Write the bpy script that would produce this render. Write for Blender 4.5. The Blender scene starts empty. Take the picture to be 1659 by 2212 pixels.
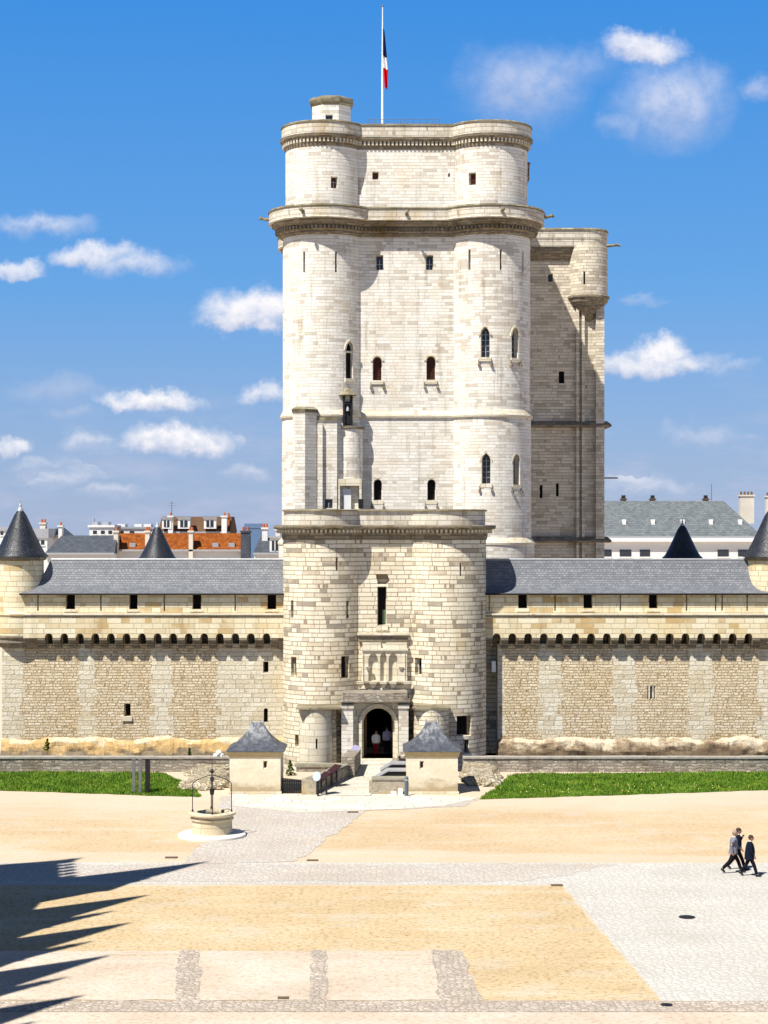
import bpy, bmesh, math, random
from mathutils import Vector, Matrix, noise
random.seed(7)
SC = bpy.context.scene
COL = SC.collection
PI = math.pi; R = math.radians
sin, cos, sqrt, atan2 = math.sin, math.cos, math.sqrt, math.atan2

# ------------------------------------------------------------------ camera
EYE = 14.8
cam_d = bpy.data.cameras.new('camera'); cam = bpy.data.objects.new('camera', cam_d); COL.objects.link(cam)
cam.location = (0, 0, EYE); cam.rotation_euler = (PI/2, 0, 0)
cam_d.sensor_fit = 'HORIZONTAL'; cam_d.sensor_width = 36; cam_d.lens = 36*4000/1659
cam_d.shift_y = 31/1659; cam_d.clip_start = 1; cam_d.clip_end = 6000
SC.camera = cam
SUN_EL, SUN_AZ = 56.0, 42.0        # elevation, degrees left of the line behind the camera
# ------------------------------------------------------------------ node helpers
class NT:
    def __init__(s, nt): s.nt = nt; s.n = nt.nodes; s.l = nt.links
    def new(s, t, **k):
        nd = s.n.new(t)
        for a, b in k.items(): setattr(nd, a, b)
        return nd
    def put(s, sock, v):
        if hasattr(v, 'is_output'): s.l.new(v, sock)
        elif v is not None: sock.default_value = v
    def math(s, op, a, b=None, c=None, clamp=False):
        nd = s.new('ShaderNodeMath', operation=op, use_clamp=clamp)
        s.put(nd.inputs[0], a); s.put(nd.inputs[1], b)
        if c is not None: s.put(nd.inputs[2], c)
        return nd.outputs[0]
    def mix(s, f, a, b, mode='MIX'):
        nd = s.new('ShaderNodeMix', data_type='RGBA', blend_type=mode)
        s.put(nd.inputs[0], f)
        for sk, v in ((nd.inputs[6], a), (nd.inputs[7], b)):
            if isinstance(v, (tuple, list)) and len(v) == 3: v = (*v, 1)
            s.put(sk, v)
        return nd.outputs[2]
    def ramp(s, f, stops, interp='LINEAR'):
        nd = s.new('ShaderNodeValToRGB'); e = nd.color_ramp.elements; nd.color_ramp.interpolation = interp
        while len(e) < len(stops): e.new(0.5)
        for el, (p, c) in zip(e, stops):
            el.position = p
            el.color = (c, c, c, 1) if isinstance(c, (int, float)) else (*c, 1)
        s.put(nd.inputs[0], f); return nd.outputs[0]
    def noise(s, vec, scale, detail=3, rough=.55, out=0, dist=0):
        nd = s.new('ShaderNodeTexNoise'); s.put(nd.inputs['Vector'], vec)
        nd.inputs['Scale'].default_value = scale; nd.inputs['Detail'].default_value = detail
        nd.inputs['Roughness'].default_value = rough; nd.inputs['Distortion'].default_value = dist
        return nd.outputs[out]
    def vmath(s, op, a, b=None):
        nd = s.new('ShaderNodeVectorMath', operation=op); s.put(nd.inputs[0], a)
        if b is not None: s.put(nd.inputs[1], b)
        return nd.outputs[0]
    def mapr(s, v, a, b, c=0, d=1, smooth=True):
        nd = s.new('ShaderNodeMapRange'); nd.interpolation_type = 'SMOOTHSTEP' if smooth else 'LINEAR'
        s.put(nd.inputs[0], v)
        for i, q in enumerate((a, b, c, d)): nd.inputs[i+1].default_value = q
        return nd.outputs[0]

# ------------------------------------------------------------------ world
w = bpy.data.worlds.new('World'); SC.world = w; w.use_nodes = True
T = NT(w.node_tree); T.n.clear()
sky = T.new('ShaderNodeTexSky', sky_type='NISHITA'); sky.sun_disc = False
sky.sun_elevation = R(SUN_EL); sky.sun_rotation = R(180+SUN_AZ); sky.air_density = 1.0; sky.dust_density = 0.25; sky.ozone_density = 3.0
sky.altitude = 200
tc = T.new('ShaderNodeTexCoord'); sep = T.new('ShaderNodeSeparateXYZ'); T.put(sep.inputs[0], tc.outputs['Generated'])
yy = T.math('MAXIMUM', sep.outputs[1], .05)
A = T.math('DIVIDE', sep.outputs[0], yy); E = T.math('DIVIDE', sep.outputs[2], yy)     # bearing and height tangents
cmb = T.new('ShaderNodeCombineXYZ'); T.put(cmb.inputs[0], A); T.put(cmb.inputs[1], E); AE = cmb.outputs[0]
n1 = T.noise(AE, 55, 6, .62, out=1); n2 = T.noise(AE, 14, 4, .6, out=1)
wob = T.vmath('ADD', T.vmath('SCALE', T.vmath('SUBTRACT', n1, (.5, .5, .5)), None), T.vmath('SCALE', T.vmath('SUBTRACT', n2, (.5, .5, .5)), None))
_sc = [nd for nd in T.n if nd.type == 'VECT_MATH' and nd.operation == 'SCALE']
for nd, q_ in zip(_sc, (.022, .013)): nd.inputs['Scale'].default_value = q_
AW = T.vmath('ADD', AE, wob)
# clouds: bearing tangent, height tangent, half width, half height, opacity, whiteness
CL = []
def cloud(px, py, rx, ry, op, wh): rx *= 1.06; ry *= 1.08; CL.append(((px-829.5)/4000, (1137-py)/4000, rx/4000, ry/4000, op, wh))
cloud(548,680,95,48,.95,1); cloud(520,700,75,26,.9,.8); cloud(1130,185,120,75,.50,.6); cloud(1200,145,120,45,.3,.8)
cloud(1385,108,72,40,.85,1); cloud(1455,225,100,85,.58,.8); cloud(1500,190,60,60,.4,.7); cloud(1635,188,50,25,.4,.7)
cloud(200,555,75,30,.75,1); cloud(290,572,90,22,.6,.9); cloud(95,483,95,22,.5,.9); cloud(40,583,55,24,.7,1)
cloud(1405,788,130,30,.85,.9); cloud(1425,768,65,36,.95,1); cloud(325,868,95,24,.95,1); cloud(385,955,110,36,.95,1)
cloud(575,852,42,24,.7,1); cloud(15,962,42,20,.75,1); cloud(185,957,55,22,.5,.9); cloud(130,846,110,26,.35,.3)
cloud(1390,645,38,14,.3,.6); cloud(1515,935,80,22,.35,.6); cloud(150,1030,70,18,.4,.7); cloud(1400,1048,90,16,.4,.8)
cloud(540,1018,50,16,.4,.8); cloud(90,1000,60,14,.35,.7); cloud(240,1065,60,14,.4,.8); cloud(155,890,50,14,.3,.3)
cloud(1350,270,50,26,.3,.6); cloud(1580,800,50,14,.3,.7)
dens = None; lit = None
for (a, e, rx, ry, op, wh) in CL:
    v = T.vmath('MULTIPLY', T.vmath('SUBTRACT', AW, (a, e, 0)), (1/rx, 1/ry, 0))
    sx = T.new('ShaderNodeSeparateXYZ'); T.put(sx.inputs[0], v)
    vy = T.math('MAXIMUM', sx.outputs[1], T.math('MULTIPLY', sx.outputs[1], -1.45 if op > .6 else -1.0))
    cv = T.new('ShaderNodeCombineXYZ'); T.put(cv.inputs[0], sx.outputs[0]); T.put(cv.inputs[1], vy)
    ln = T.new('ShaderNodeVectorMath', operation='LENGTH'); T.put(ln.inputs[0], cv.outputs[0])
    d = T.mapr(ln.outputs['Value'], 1.38 if op > .6 else 1.45, .52 if op > .6 else .15, 0, op)
    # flat dim base, bright top
    b = T.math('MULTIPLY', T.mapr(sx.outputs[1], -.6, .35, .25, 1), T.math('MULTIPLY', d, wh))
    dens = d if dens is None else T.math('MAXIMUM', dens, d)
    lit = b if lit is None else T.math('MAXIMUM', lit, b)
tn = T.noise(AE, 120, 5, .6); tear = T.mapr(tn, .30, .62, .72, 1.08)
dens = T.math('MULTIPLY', dens, tear, clamp=True); lit = T.math('MULTIPLY', lit, tear)
wisp = T.new('ShaderNodeMapping'); wisp.inputs['Scale'].default_value = (1, 3.2, 1); T.put(wisp.inputs['Vector'], AE)
wn = T.noise(wisp.outputs[0], 17, 6, .6)
lowm = T.mapr(E, .10, .0, 0, 1)
wd = T.math('MULTIPLY', T.mapr(wn, .46, .72, 0, .75), lowm)
dens2 = T.math('MAXIMUM', dens, wd, clamp=True)
ratio = T.math('DIVIDE', lit, T.math('MAXIMUM', dens, .02), clamp=True)
ccol = T.mix(ratio, (3.3, 3.65, 4.9), (6.4, 6.3, 6.5))
fwd = T.mapr(sep.outputs[1], .05, .3)
hx = T.math('SQRT', T.math('ADD', T.math('MULTIPLY', sep.outputs[0], sep.outputs[0]), T.math('MULTIPLY', sep.outputs[1], sep.outputs[1])))
elv = T.math('DIVIDE', sep.outputs[2], T.math('MAXIMUM', hx, .01))
tint = T.ramp(elv, [(0, (.20, .27, .43)), (.035, (.165, .255, .44)), (.13, (.068, .225, .50)), (.29, (.020, .172, .50)), (.42, (.016, .09, .29)), (.75, (.006, .03, .10))])
tint = T.vmath('MULTIPLY', tint, (10, 10, 10))
hs = T.new('ShaderNodeHueSaturation'); T.put(hs.inputs['Color'], sky.outputs[0]); hs.inputs['Saturation'].default_value = 1.12; hs.inputs['Value'].default_value = 1.0
skyc = T.mix(T.math('MULTIPLY', dens2, fwd), T.mix(.88, hs.outputs[0], tint), ccol)
bg = T.new('ShaderNodeBackground'); T.put(bg.inputs[0], skyc); bg.inputs[1].default_value = .1
wo = T.new('ShaderNodeOutputWorld'); T.put(wo.inputs[0], bg.outputs[0])
# ------------------------------------------------------------------ sun and exposure
sl = bpy.data.lights.new('sun', 'SUN'); so = bpy.data.objects.new('sun', sl); COL.objects.link(so)
sl.energy = 4.9; sl.angle = R(.5); sl.color = (1, .95, .865)
sd = Vector((sin(R(SUN_AZ))*cos(R(SUN_EL)), cos(R(SUN_AZ))*cos(R(SUN_EL)), -sin(R(SUN_EL))))
so.rotation_euler = sd.to_track_quat('-Z', 'Y').to_euler(); so.location = (-40, -40, 80)
vs = SC.view_settings; vs.view_transform = 'Standard'; vs.look = 'None'; vs.gamma = 1; vs.exposure = .62
SC.render.resolution_x = 768; SC.render.resolution_y = 1024

# ------------------------------------------------------------------ materials
def new_mat(name, rough=.9, spec=.2, metal=0):
    m = bpy.data.materials.new(name); m.use_nodes = True
    t = NT(m.node_tree); b = t.n['Principled BSDF']
    b.inputs['Roughness'].default_value = rough; b.inputs['Specular IOR Level'].default_value = spec; b.inputs['Metallic'].default_value = metal
    return m, t, b
def bump(t, b, h, dist=.03, strength=1):
    bp = t.new('ShaderNodeBump'); bp.inputs['Distance'].default_value = dist; bp.inputs['Strength'].default_value = strength
    t.put(bp.inputs['Height'], h); t.put(b.inputs['Normal'], bp.outputs[0])
def mapped(t, src, scale):
    mp = t.new('ShaderNodeMapping'); mp.inputs['Scale'].default_value = scale; t.put(mp.inputs['Vector'], src); return mp.outputs[0]
def uneven(t, uv, bw, bh):
    # slide each course and stretch its blocks unevenly
    sx = t.new('ShaderNodeSeparateXYZ'); t.put(sx.inputs[0], uv)
    row = t.math('FLOOR', t.math('DIVIDE', sx.outputs[1], bh))
    wn_ = t.new('ShaderNodeTexWhiteNoise', noise_dimensions='1D'); t.put(wn_.inputs['W'], row)
    n1_ = t.new('ShaderNodeTexNoise', noise_dimensions='1D'); n1_.inputs['Scale'].default_value = .55/bw; n1_.inputs['Detail'].default_value = 1
    t.put(n1_.inputs['W'], t.math('ADD', sx.outputs[0], t.math('MULTIPLY', row, 17.3)))
    u = t.math('ADD', t.math('ADD', sx.outputs[0], t.math('MULTIPLY', wn_.outputs[0], bw)), t.math('MULTIPLY', n1_.outputs[0], bw*2.4))
    c_ = t.new('ShaderNodeCombineXYZ'); t.put(c_.inputs[0], u); t.put(c_.inputs[1], sx.outputs[1]); return c_.outputs[0]
def stone(name, palette, mortar, bw=.7, bh=.3, ms=.02, mort=.7, dis=.02, stain=.35, stain_col=(.33, .28, .2), streak=.25, patch=None, bmp=.03, rough=.95):
    m, t, b = new_mat(name, rough, .1)
    uv = t.new('ShaderNodeTexCoord').outputs['UV']; pos = t.new('ShaderNodeNewGeometry').outputs['Position']
    dn = t.vmath('SUBTRACT', t.noise(pos, 1.7, 3, .6, out=1), (.5, .5, .5))
    sc = t.new('ShaderNodeVectorMath', operation='SCALE'); t.put(sc.inputs[0], dn); sc.inputs['Scale'].default_value = dis*3
    uvd = t.vmath('ADD', uv, sc.outputs[0])
    uvd = uneven(t, uvd, bw, bh)
    br = t.new('ShaderNodeTexBrick'); t.put(br.inputs['Vector'], uvd)
    br.inputs['Color1'].default_value = (0, 0, 0, 1); br.inputs['Color2'].default_value = (1, 1, 1, 1); br.inputs['Mortar'].default_value = (.5, .5, .5, 1)
    br.inputs['Scale'].default_value = 1; br.inputs['Mortar Size'].default_value = ms; br.inputs['Mortar Smooth'].default_value = .3
    br.inputs['Brick Width'].default_value = bw; br.inputs['Row Height'].default_value = bh; br.offset = .5; br.squash = 1
    rv = br.outputs['Color']
    rowv = None
    if patch:   # patches in which most of the blocks are of the darker stone
        pn = t.noise(mapped(t, pos, (patch, patch, patch*1.8)), 1, 2, .5)
        rv = t.math('ADD', rv, t.mapr(pn, .48, .68, 0, .24), clamp=True)
    c = t.ramp(rv, palette)
    fine = t.noise(pos, 9, 4, .65)
    c = t.mix(t.mapr(fine, .35, .7, .0, .3), c, t.mix(1, c, (.72, .69, .64), 'MULTIPLY'))
    c = t.mix(t.math('MULTIPLY', br.outputs['Fac'], mort), c, mortar)
    sn = t.noise(mapped(t, pos, (.5, .5, .28)), 1, 5, .62)
    c = t.mix(t.mapr(sn, .50, .78, 0, stain), c, t.mix(1, c, [min(1, q*2.2) for q in stain_col], 'MULTIPLY'))
    st = t.noise(mapped(t, pos, (2.2, 2.2, .16)), 1, 4, .6)
    c = t.mix(t.mapr(st, .52, .78, 0, streak), c, t.mix(1, c, (.55, .52, .47), 'MULTIPLY'))
    t.put(b.inputs['Base Color'], c)
    h = t.math('SUBTRACT', t.math('ADD', t.math('MULTIPLY', fine, .5), t.math('MULTIPLY', br.outputs['Color'], .25)), t.math('MULTIPLY', br.outputs['Fac'], 1.0))
    bump(t, b, h, bmp)
    return m, t, b, c
M = {}
M['keep'] = stone('keep_limestone', [(0, (.84, .815, .755)), (.3, (.79, .76, .685)), (.75, (.75, .71, .625)), (.92, (.68, .635, .55)), (1, (.57, .52, .44))], (.60, .55, .48), .7, .24, .013, .45, .012, .55, (.42, .36, .28), .7, patch=.1, bmp=.035)[0]
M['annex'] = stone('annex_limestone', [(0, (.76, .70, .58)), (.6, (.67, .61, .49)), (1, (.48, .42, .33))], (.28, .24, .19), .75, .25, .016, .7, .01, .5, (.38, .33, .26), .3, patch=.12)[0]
M['gate'] = stone('gate_limestone', [(0, (.84, .78, .64)), (.45, (.79, .72, .565)), (.75, (.73, .65, .50)), (.88, (.64, .56, .42)), (.95, (.50, .44, .345)), (1, (.37, .325, .26))], (.27, .21, .14), .72, .285, .024, .85, .02, .45, (.42, .34, .2), .4, patch=.3, bmp=.05)[0]
M['trim'] = stone('pale_dressed_stone', [(0, (.62, .56, .43)), (.5, (.70, .64, .50)), (1, (.76, .71, .58))], (.36, .3, .22), .9, .4, .014, .6, .004, .5, (.42, .35, .22), .35)[0]
M['parapet'] = stone('parapet_stone', [(0, (.50, .44, .34)), (.3, (.61, .56, .46)), (1, (.70, .66, .57))], (.32, .28, .22), .7, .33, .02, .8, .006, .8, (.36, .28, .15), .7, patch=.4)[0]
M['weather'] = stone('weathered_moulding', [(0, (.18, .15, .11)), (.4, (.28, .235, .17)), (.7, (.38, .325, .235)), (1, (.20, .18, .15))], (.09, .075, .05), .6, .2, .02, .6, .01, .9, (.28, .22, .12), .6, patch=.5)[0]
M['coping'] = stone('mossy_coping', [(0, (.16, .14, .10)), (.5, (.24, .21, .14)), (1, (.36, .32, .22))], (.1, .09, .06), .9, .5, .02, .5, .01, .9, (.22, .2, .1), .5, patch=.5)[0]
M['yard_wall'] = stone('moat_edge_stone', [(0, (.24, .21, .18)), (.4, (.36, .32, .26)), (.75, (.50, .45, .37)), (1, (.20, .17, .14))], (.20, .17, .14), .42, .17, .03, .7, .11, .95, (.26, .22, .16), .9, patch=.9, bmp=.08)[0]
M['plaster'] = None

# curtain wall: coursed rubble between upright bands of pale ashlar
def curtain_mat(name, bands, lo=1.0):
    m, t, b = new_mat(name, .95, .1)
    uv = t.new('ShaderNodeTexCoord').outputs['UV']; pos = t.new('ShaderNodeNewGeometry').outputs['Position']
    dn = t.vmath('SUBTRACT', t.noise(pos, 2.2, 3, .6, out=1), (.5, .5, .5))
    sc = t.new('ShaderNodeVectorMath', operation='SCALE'); t.put(sc.inputs[0], dn); sc.inputs['Scale'].default_value = .16
    uvd = t.vmath('ADD', uv, sc.outputs[0])
    def brick(vec, w_, h_, ms):
        br = t.new('ShaderNodeTexBrick'); t.put(br.inputs['Vector'], vec)
        br.inputs['Color1'].default_value = (0, 0, 0, 1); br.inputs['Color2'].default_value = (1, 1, 1, 1); br.inputs['Mortar'].default_value = (.5, .5, .5, 1)
        br.inputs['Scale'].default_value = 1; br.inputs['Mortar Size'].default_value = ms; br.inputs['Mortar Smooth'].default_value = .4
        br.inputs['Brick Width'].default_value = w_; br.inputs['Row Height'].default_value = h_
        return br
    r1 = brick(uneven(t, uvd, .32, .18), .32, .18, .026); r2 = brick(uneven(t, uv, .6, .30), .6, .30, .016)
    rub = t.ramp(r1.outputs['Color'], [(0, (.62, .51, .34)), (.35, (.72, .61, .42)), (.8, (.78, .68, .49)), (1, (.82, .74, .57))])
    rub = t.mix(t.math('MULTIPLY', r1.outputs['Fac'], .95), rub, (.42, .325, .20))
    ash = t.ramp(r2.outputs['Color'], [(0, (.64, .57, .42)), (.5, (.73, .67, .52)), (1, (.78, .74, .61))])
    ash = t.mix(t.math('MULTIPLY', r2.outputs['Fac'], .6), ash, (.38, .32, .23))
    sx = t.new('ShaderNodeSeparateXYZ'); t.put(sx.inputs[0], pos)
    row = t.math('FLOOR', t.math('DIVIDE', sx.outputs[2], .62))
    wn_ = t.new('ShaderNodeTexWhiteNoise', noise_dimensions='1D'); t.put(wn_.inputs['W'], row)
    jit = t.math('MULTIPLY', t.math('SUBTRACT', wn_.outputs[0], .5), .42)
    mask = None
    for (a, c_) in bands:
        mid, half = (a+c_)/2, (c_-a)/2
        dd = t.math('ABSOLUTE', t.math('SUBTRACT', sx.outputs[0], mid))
        k = t.math('LESS_THAN', dd, t.math('ADD', half, jit))
        mask = k if mask is None else t.math('MAXIMUM', mask, k)
    c = t.mix(mask, rub, ash) if mask is not None else rub
    sn = t.noise(mapped(t, pos, (.35, .35, .25)), 1, 5, .62)
    c = t.mix(t.mapr(sn, .48, .75, 0, .5), c, t.mix(1, c, (.90, .78, .56), 'MULTIPLY'))
    # damp-browned course near the foot of the wall
    ft = t.math('ADD', sx.outputs[2], t.math('MULTIPLY', sn, 2.2))
    c = t.mix(t.mapr(ft, 2.6, 1.3, 0, .55), c, t.mix(1, c, (.80, .62, .38), 'MULTIPLY'))
    fine = t.noise(pos, 7, 4, .65)
    c = t.mix(t.mapr(fine, .35, .7, .0, .4), c, t.mix(1, c, (.68, .64, .58), 'MULTIPLY'))
    t.put(b.inputs['Base Color'], c)
    fac = t.mix(mask, r1.outputs['Fac'], r2.outputs['Fac']) if mask is not None else r1.outputs['Fac']
    h = t.math('SUBTRACT', t.math('MULTIPLY', fine, .9), fac)
    bump(t, b, h, .06)
    return m
def X(px, Y): return (px-829.5)/4000*Y
def Z(py, Y): return EYE + (1137-py)/4000*Y
YC = 121.0
M['curtain_l'] = curtain_mat('curtain_masonry_left', [(X(0, YC)-3, X(48, YC)), (X(172, YC), X(203, YC)), (X(328, YC), X(370, YC)), (X(472, YC), X(640, YC))])
M['curtain_r'] = curtain_mat('curtain_masonry_right', [(X(1040, YC), X(1086, YC)), (X(1166, YC), X(1211, YC)), (X(1325, YC), X(1371, YC)), (X(1490, YC), X(1538, YC)), (X(1640, YC), X(1700, YC)+6)])
M['upper'] = stone('wall_walk_stone', [(0, (.80, .74, .56)), (.5, (.75, .67, .47)), (.88, (.68, .58, .38)), (1, (.56, .42, .22))], (.40, .32, .19), .75, .34, .018, .65, .008, .6, (.44, .35, .18), .4, patch=.35)[0]
def lumpy(name, c1, c2, c3, sc=1.6):
    m, t, b = new_mat(name, .95, .1)
    pos = t.new('ShaderNodeNewGeometry').outputs['Position']
    n = t.noise(pos, sc, 6, .68); n2_ = t.noise(mapped(t, pos, (.5, .5, 1.4)), 1, 4, .6)
    vo = t.new('ShaderNodeTexVoronoi', feature='DISTANCE_TO_EDGE'); t.put(vo.inputs['Vector'], t.vmath('ADD', pos, t.noise(pos, 2, 3, .5, out=1))); vo.inputs['Scale'].default_value = 3.2
    c = t.ramp(n, [(.32, c1), (.5, c2), (.68, c3)])
    c = t.mix(t.mapr(n2_, .5, .68, 0, .75), c, c1)
    c = t.mix(t.mapr(vo.outputs[0], .06, .0, 0, .4), c, (.12, .09, .055))
    t.put(b.inputs['Base Color'], c); bump(t, b, t.math('ADD', n, t.mapr(vo.outputs[0], 0, .15)), .08)
    return m
def footing(name, c_top, c_mid, c_low, lo, hi):
    m, t, b = new_mat(name, .95, .1)
    pos = t.new('ShaderNodeNewGeometry').outputs['Position']; sx = t.new('ShaderNodeSeparateXYZ'); t.put(sx.inputs[0], pos)
    n = t.noise(mapped(t, pos, (.7, .7, 1.3)), 1, 6, .68); f = t.noise(pos, 5, 4, .7)
    q = t.math('ADD', sx.outputs[2], t.math('MULTIPLY', t.math('SUBTRACT', n, .5), 3.0))
    c = t.mix(t.mapr(q, hi, hi-.35), c_top, c_mid); c = t.mix(t.mapr(q, lo+.25, lo-.25), c, c_low)
    c = t.mix(t.mapr(f, .45, .7, 0, .55), c, t.mix(1, c, (.5, .45, .38), 'MULTIPLY'))
    t.put(b.inputs['Base Color'], c); bump(t, b, t.math('ADD', n, f), .05); return m
M['foot_l'] = footing('crumbling_buff_footing', (.62, .53, .36), (.56, .38, .17), (.24, .19, .125), .15, .95)
M['foot_r'] = footing('crumbling_dark_footing', (.60, .52, .38), (.34, .26, .17), (.15, .11, .07), .30, .8)
M['bridge_block'] = footing('stained_block', (.40, .35, .27), (.50, .42, .28), (.42, .32, .16), .2, .6)
M['rubble'] = lumpy('loose_rubble', (.26, .2, .12), (.50, .43, .30), (.68, .63, .53), 2.6)
def slate(name, a, bcol, c3, rough=.42, bw=.24, bh=.16, spec=.5, mort=.55):
    m, t, b = new_mat(name, rough, spec)
    uv = t.new('ShaderNodeTexCoord').outputs['UV']; pos = t.new('ShaderNodeNewGeometry').outputs['Position']
    br = t.new('ShaderNodeTexBrick'); t.put(br.inputs['Vector'], uv)
    br.inputs['Color1'].default_value = (0, 0, 0, 1); br.inputs['Color2'].default_value = (1, 1, 1, 1); br.inputs['Mortar'].default_value = (.3, .3, .3, 1)
    br.inputs['Scale'].default_value = 1; br.inputs['Mortar Size'].default_value = .012; br.inputs['Brick Width'].default_value = bw; br.inputs['Row Height'].default_value = bh
    n = t.noise(pos, 1.3, 5, .65); f = t.noise(pos, 8, 4, .7)
    v = t.math('ADD', t.math('MULTIPLY', br.outputs['Color'], .22), t.math('MULTIPLY', t.math('ADD', n, f), .40))
    c = t.ramp(v, [(.25, a), (.5, bcol), (.8, c3)])
    c = t.mix(t.math('MULTIPLY', br.outputs['Fac'], mort), c, [q*.4 for q in a])
    t.put(b.inputs['Base Color'], c)
    t.put(b.inputs['Roughness'], t.mapr(f, .3, .7, rough-.08, rough+.2))
    bump(t, b, t.math('ADD', t.math('MULTIPLY', br.outputs['Color'], .3), t.math('SUBTRACT', f, br.outputs['Fac'])), .02)
    return m
M['slate'] = slate('grey_slate', (.105, .115, .135), (.17, .18, .20), (.28, .29, .305), .5, mort=.45, spec=.3)
M['slate_dark'] = slate('dark_slate', (.010, .013, .019), (.020, .025, .036), (.05, .057, .072), .38, .18, .14, .35)
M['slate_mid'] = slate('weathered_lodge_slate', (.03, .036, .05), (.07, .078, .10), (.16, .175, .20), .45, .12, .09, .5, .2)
def roof_highlight(m, col, amt):  # paints pale highlight patches into the slate colour, stronger towards the roof top
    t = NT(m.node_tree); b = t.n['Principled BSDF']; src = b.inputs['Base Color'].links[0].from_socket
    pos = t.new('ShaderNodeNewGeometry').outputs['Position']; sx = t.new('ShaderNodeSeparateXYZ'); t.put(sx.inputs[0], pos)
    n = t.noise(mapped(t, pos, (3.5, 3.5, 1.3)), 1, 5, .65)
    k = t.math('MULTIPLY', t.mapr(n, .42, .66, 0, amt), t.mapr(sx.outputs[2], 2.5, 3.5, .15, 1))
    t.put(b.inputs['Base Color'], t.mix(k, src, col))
roof_highlight(M['slate_mid'], (.34, .36, .38), .9)
M['slate_far'] = slate('far_slate', (.025, .032, .045), (.05, .06, .08), (.09, .105, .125), .6, .5, .35)
M['slate_farlight'] = slate('far_grey_slate', (.07, .085, .095), (.12, .14, .15), (.20, .22, .225), .6, .5, .35)
M['tile'] = slate('orange_roof_tile', (.10, .025, .006), (.25, .068, .013), (.42, .15, .04), .85, .35, .3, .1, .6)
def plain(name, col, rough=.8, spec=.3, metal=0, var=.25, sc=3.0):
    m, t, b = new_mat(name, rough, spec, metal)
    pos = t.new('ShaderNodeNewGeometry').outputs['Position']
    n = t.noise(pos, sc, 4, .6)
    c = t.mix(t.mapr(n, .35, .7, 0, var), col, [q*.6 for q in col])
    t.put(b.inputs['Base Color'], c); bump(t, b, n, .01)
    return m
M['plaster'] = None
def plaster():
    m, t, b = new_mat('cream_lodge_render', .92, .1)
    pos = t.new('ShaderNodeNewGeometry').outputs['Position']
    sx = t.new('ShaderNodeSeparateXYZ'); t.put(sx.inputs[0], pos)
    n = t.noise(mapped(t, pos, (.8, .8, 1.6)), 1.2, 5, .6); f = t.noise(pos, 6, 4, .7)
    c = t.mix(t.mapr(n, .35, .7), (.72, .66, .52), (.66, .58, .43))
    low = t.math('ADD', sx.outputs[2], t.math('MULTIPLY', t.math('SUBTRACT', n, .5), 2.4))
    c = t.mix(t.mapr(low, .95, .15, 0, .85), c, (.33, .25, .14))
    c = t.mix(t.mapr(f, .4, .75, 0, .3), c, (.45, .38, .26))
    t.put(b.inputs['Base Color'], c); bump(t, b, f, .02); return m
M['plaster'] = plaster()
M['void'] = plain('dark_interior', (.012, .011, .012), .9, .1, 0, 0)
M['glass'] = plain('dark_leaded_glass', (.03, .035, .045), .25, .5, 0, .3, 6)
M['greenglass'] = plain('greenish_glass', (.10, .17, .10), .3, .5, 0, .6, 4)
M['louvre'] = plain('brown_louvres', (.085, .03, .022), .7, .2, 0, .5, 12)
M['iron'] = plain('wrought_iron', (.03, .028, .03), .55, .4, .3, .2)
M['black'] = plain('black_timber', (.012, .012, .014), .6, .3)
M['lead'] = plain('lead_sheet', (.40, .41, .43), .5, .5, .3)
M['white'] = plain('white_paint', (.75, .75, .74), .6, .3, 0, .15)
M['bluegrey'] = plain('blue_grey_metal', (.10, .14, .18), .5, .4, .2)
M['greypost'] = plain('grey_post_metal', (.17, .17, .18), .5, .4, .3)
M['wood'] = plain('old_brown_wood', (.16, .09, .045), .8, .2, 0, .6, 8)
M['red'] = plain('red_cloth', (.25, .012, .018), .8, .2)
M['signred'] = plain('dark_red_sign', (.035, .010, .014), .5, .3)
M['flagblue'] = plain('navy_flag_cloth', (.012, .014, .09), .8, .1)
M['flagwhite'] = plain('white_flag_cloth', (.8, .8, .8), .8, .1, 0, .05)
M['flagred'] = plain('red_flag_cloth', (.55, .005, .01), .8, .1)
M['skin'] = plain('skin', (.42, .22, .15), .6, .3, 0, .1)
M['hair_grey'] = plain('grey_hair', (.32, .25, .20), .8, .2)
M['hair_dark'] = plain('dark_hair', (.05, .03, .02), .7, .3)
M['jacket_grey'] = plain('grey_jacket_cloth', (.20, .20, .235), .9, .1, 0, .4, 6)
M['jacket_navy'] = plain('navy_jacket_cloth', (.007, .010, .022), .9, .1)
M['trouser'] = plain('black_trouser_cloth', (.010, .009, .014), .9, .1)
M['lavender'] = plain('lavender_cloth', (.50, .47, .68), .9, .1)
M['shoe'] = plain('black_leather', (.01, .01, .012), .4, .5)
M['palewall'] = plain('pale_render', (.72, .72, .70), .9, .1, 0, .2, .3)
M['creamwall'] = plain('cream_render', (.66, .61, .52), .9, .1, 0, .3, .4)
M['brownwall'] = plain('brown_mansard', (.13, .075, .045), .9, .1, 0, .5, 1)
M['farblue'] = plain('distant_blue_glass', (.10, .17, .30), .4, .5)
M['brick_far'] = plain('terracotta_pots', (.42, .13, .06), .9, .1, 0, .3, 3)
M['leaf'] = plain('weed_leaf', (.10, .13, .02), .8, .2, 0, .6, 4)
M['pinkstone'] = plain('pinkish_paper', (.80, .72, .72), .8, .1)

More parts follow.
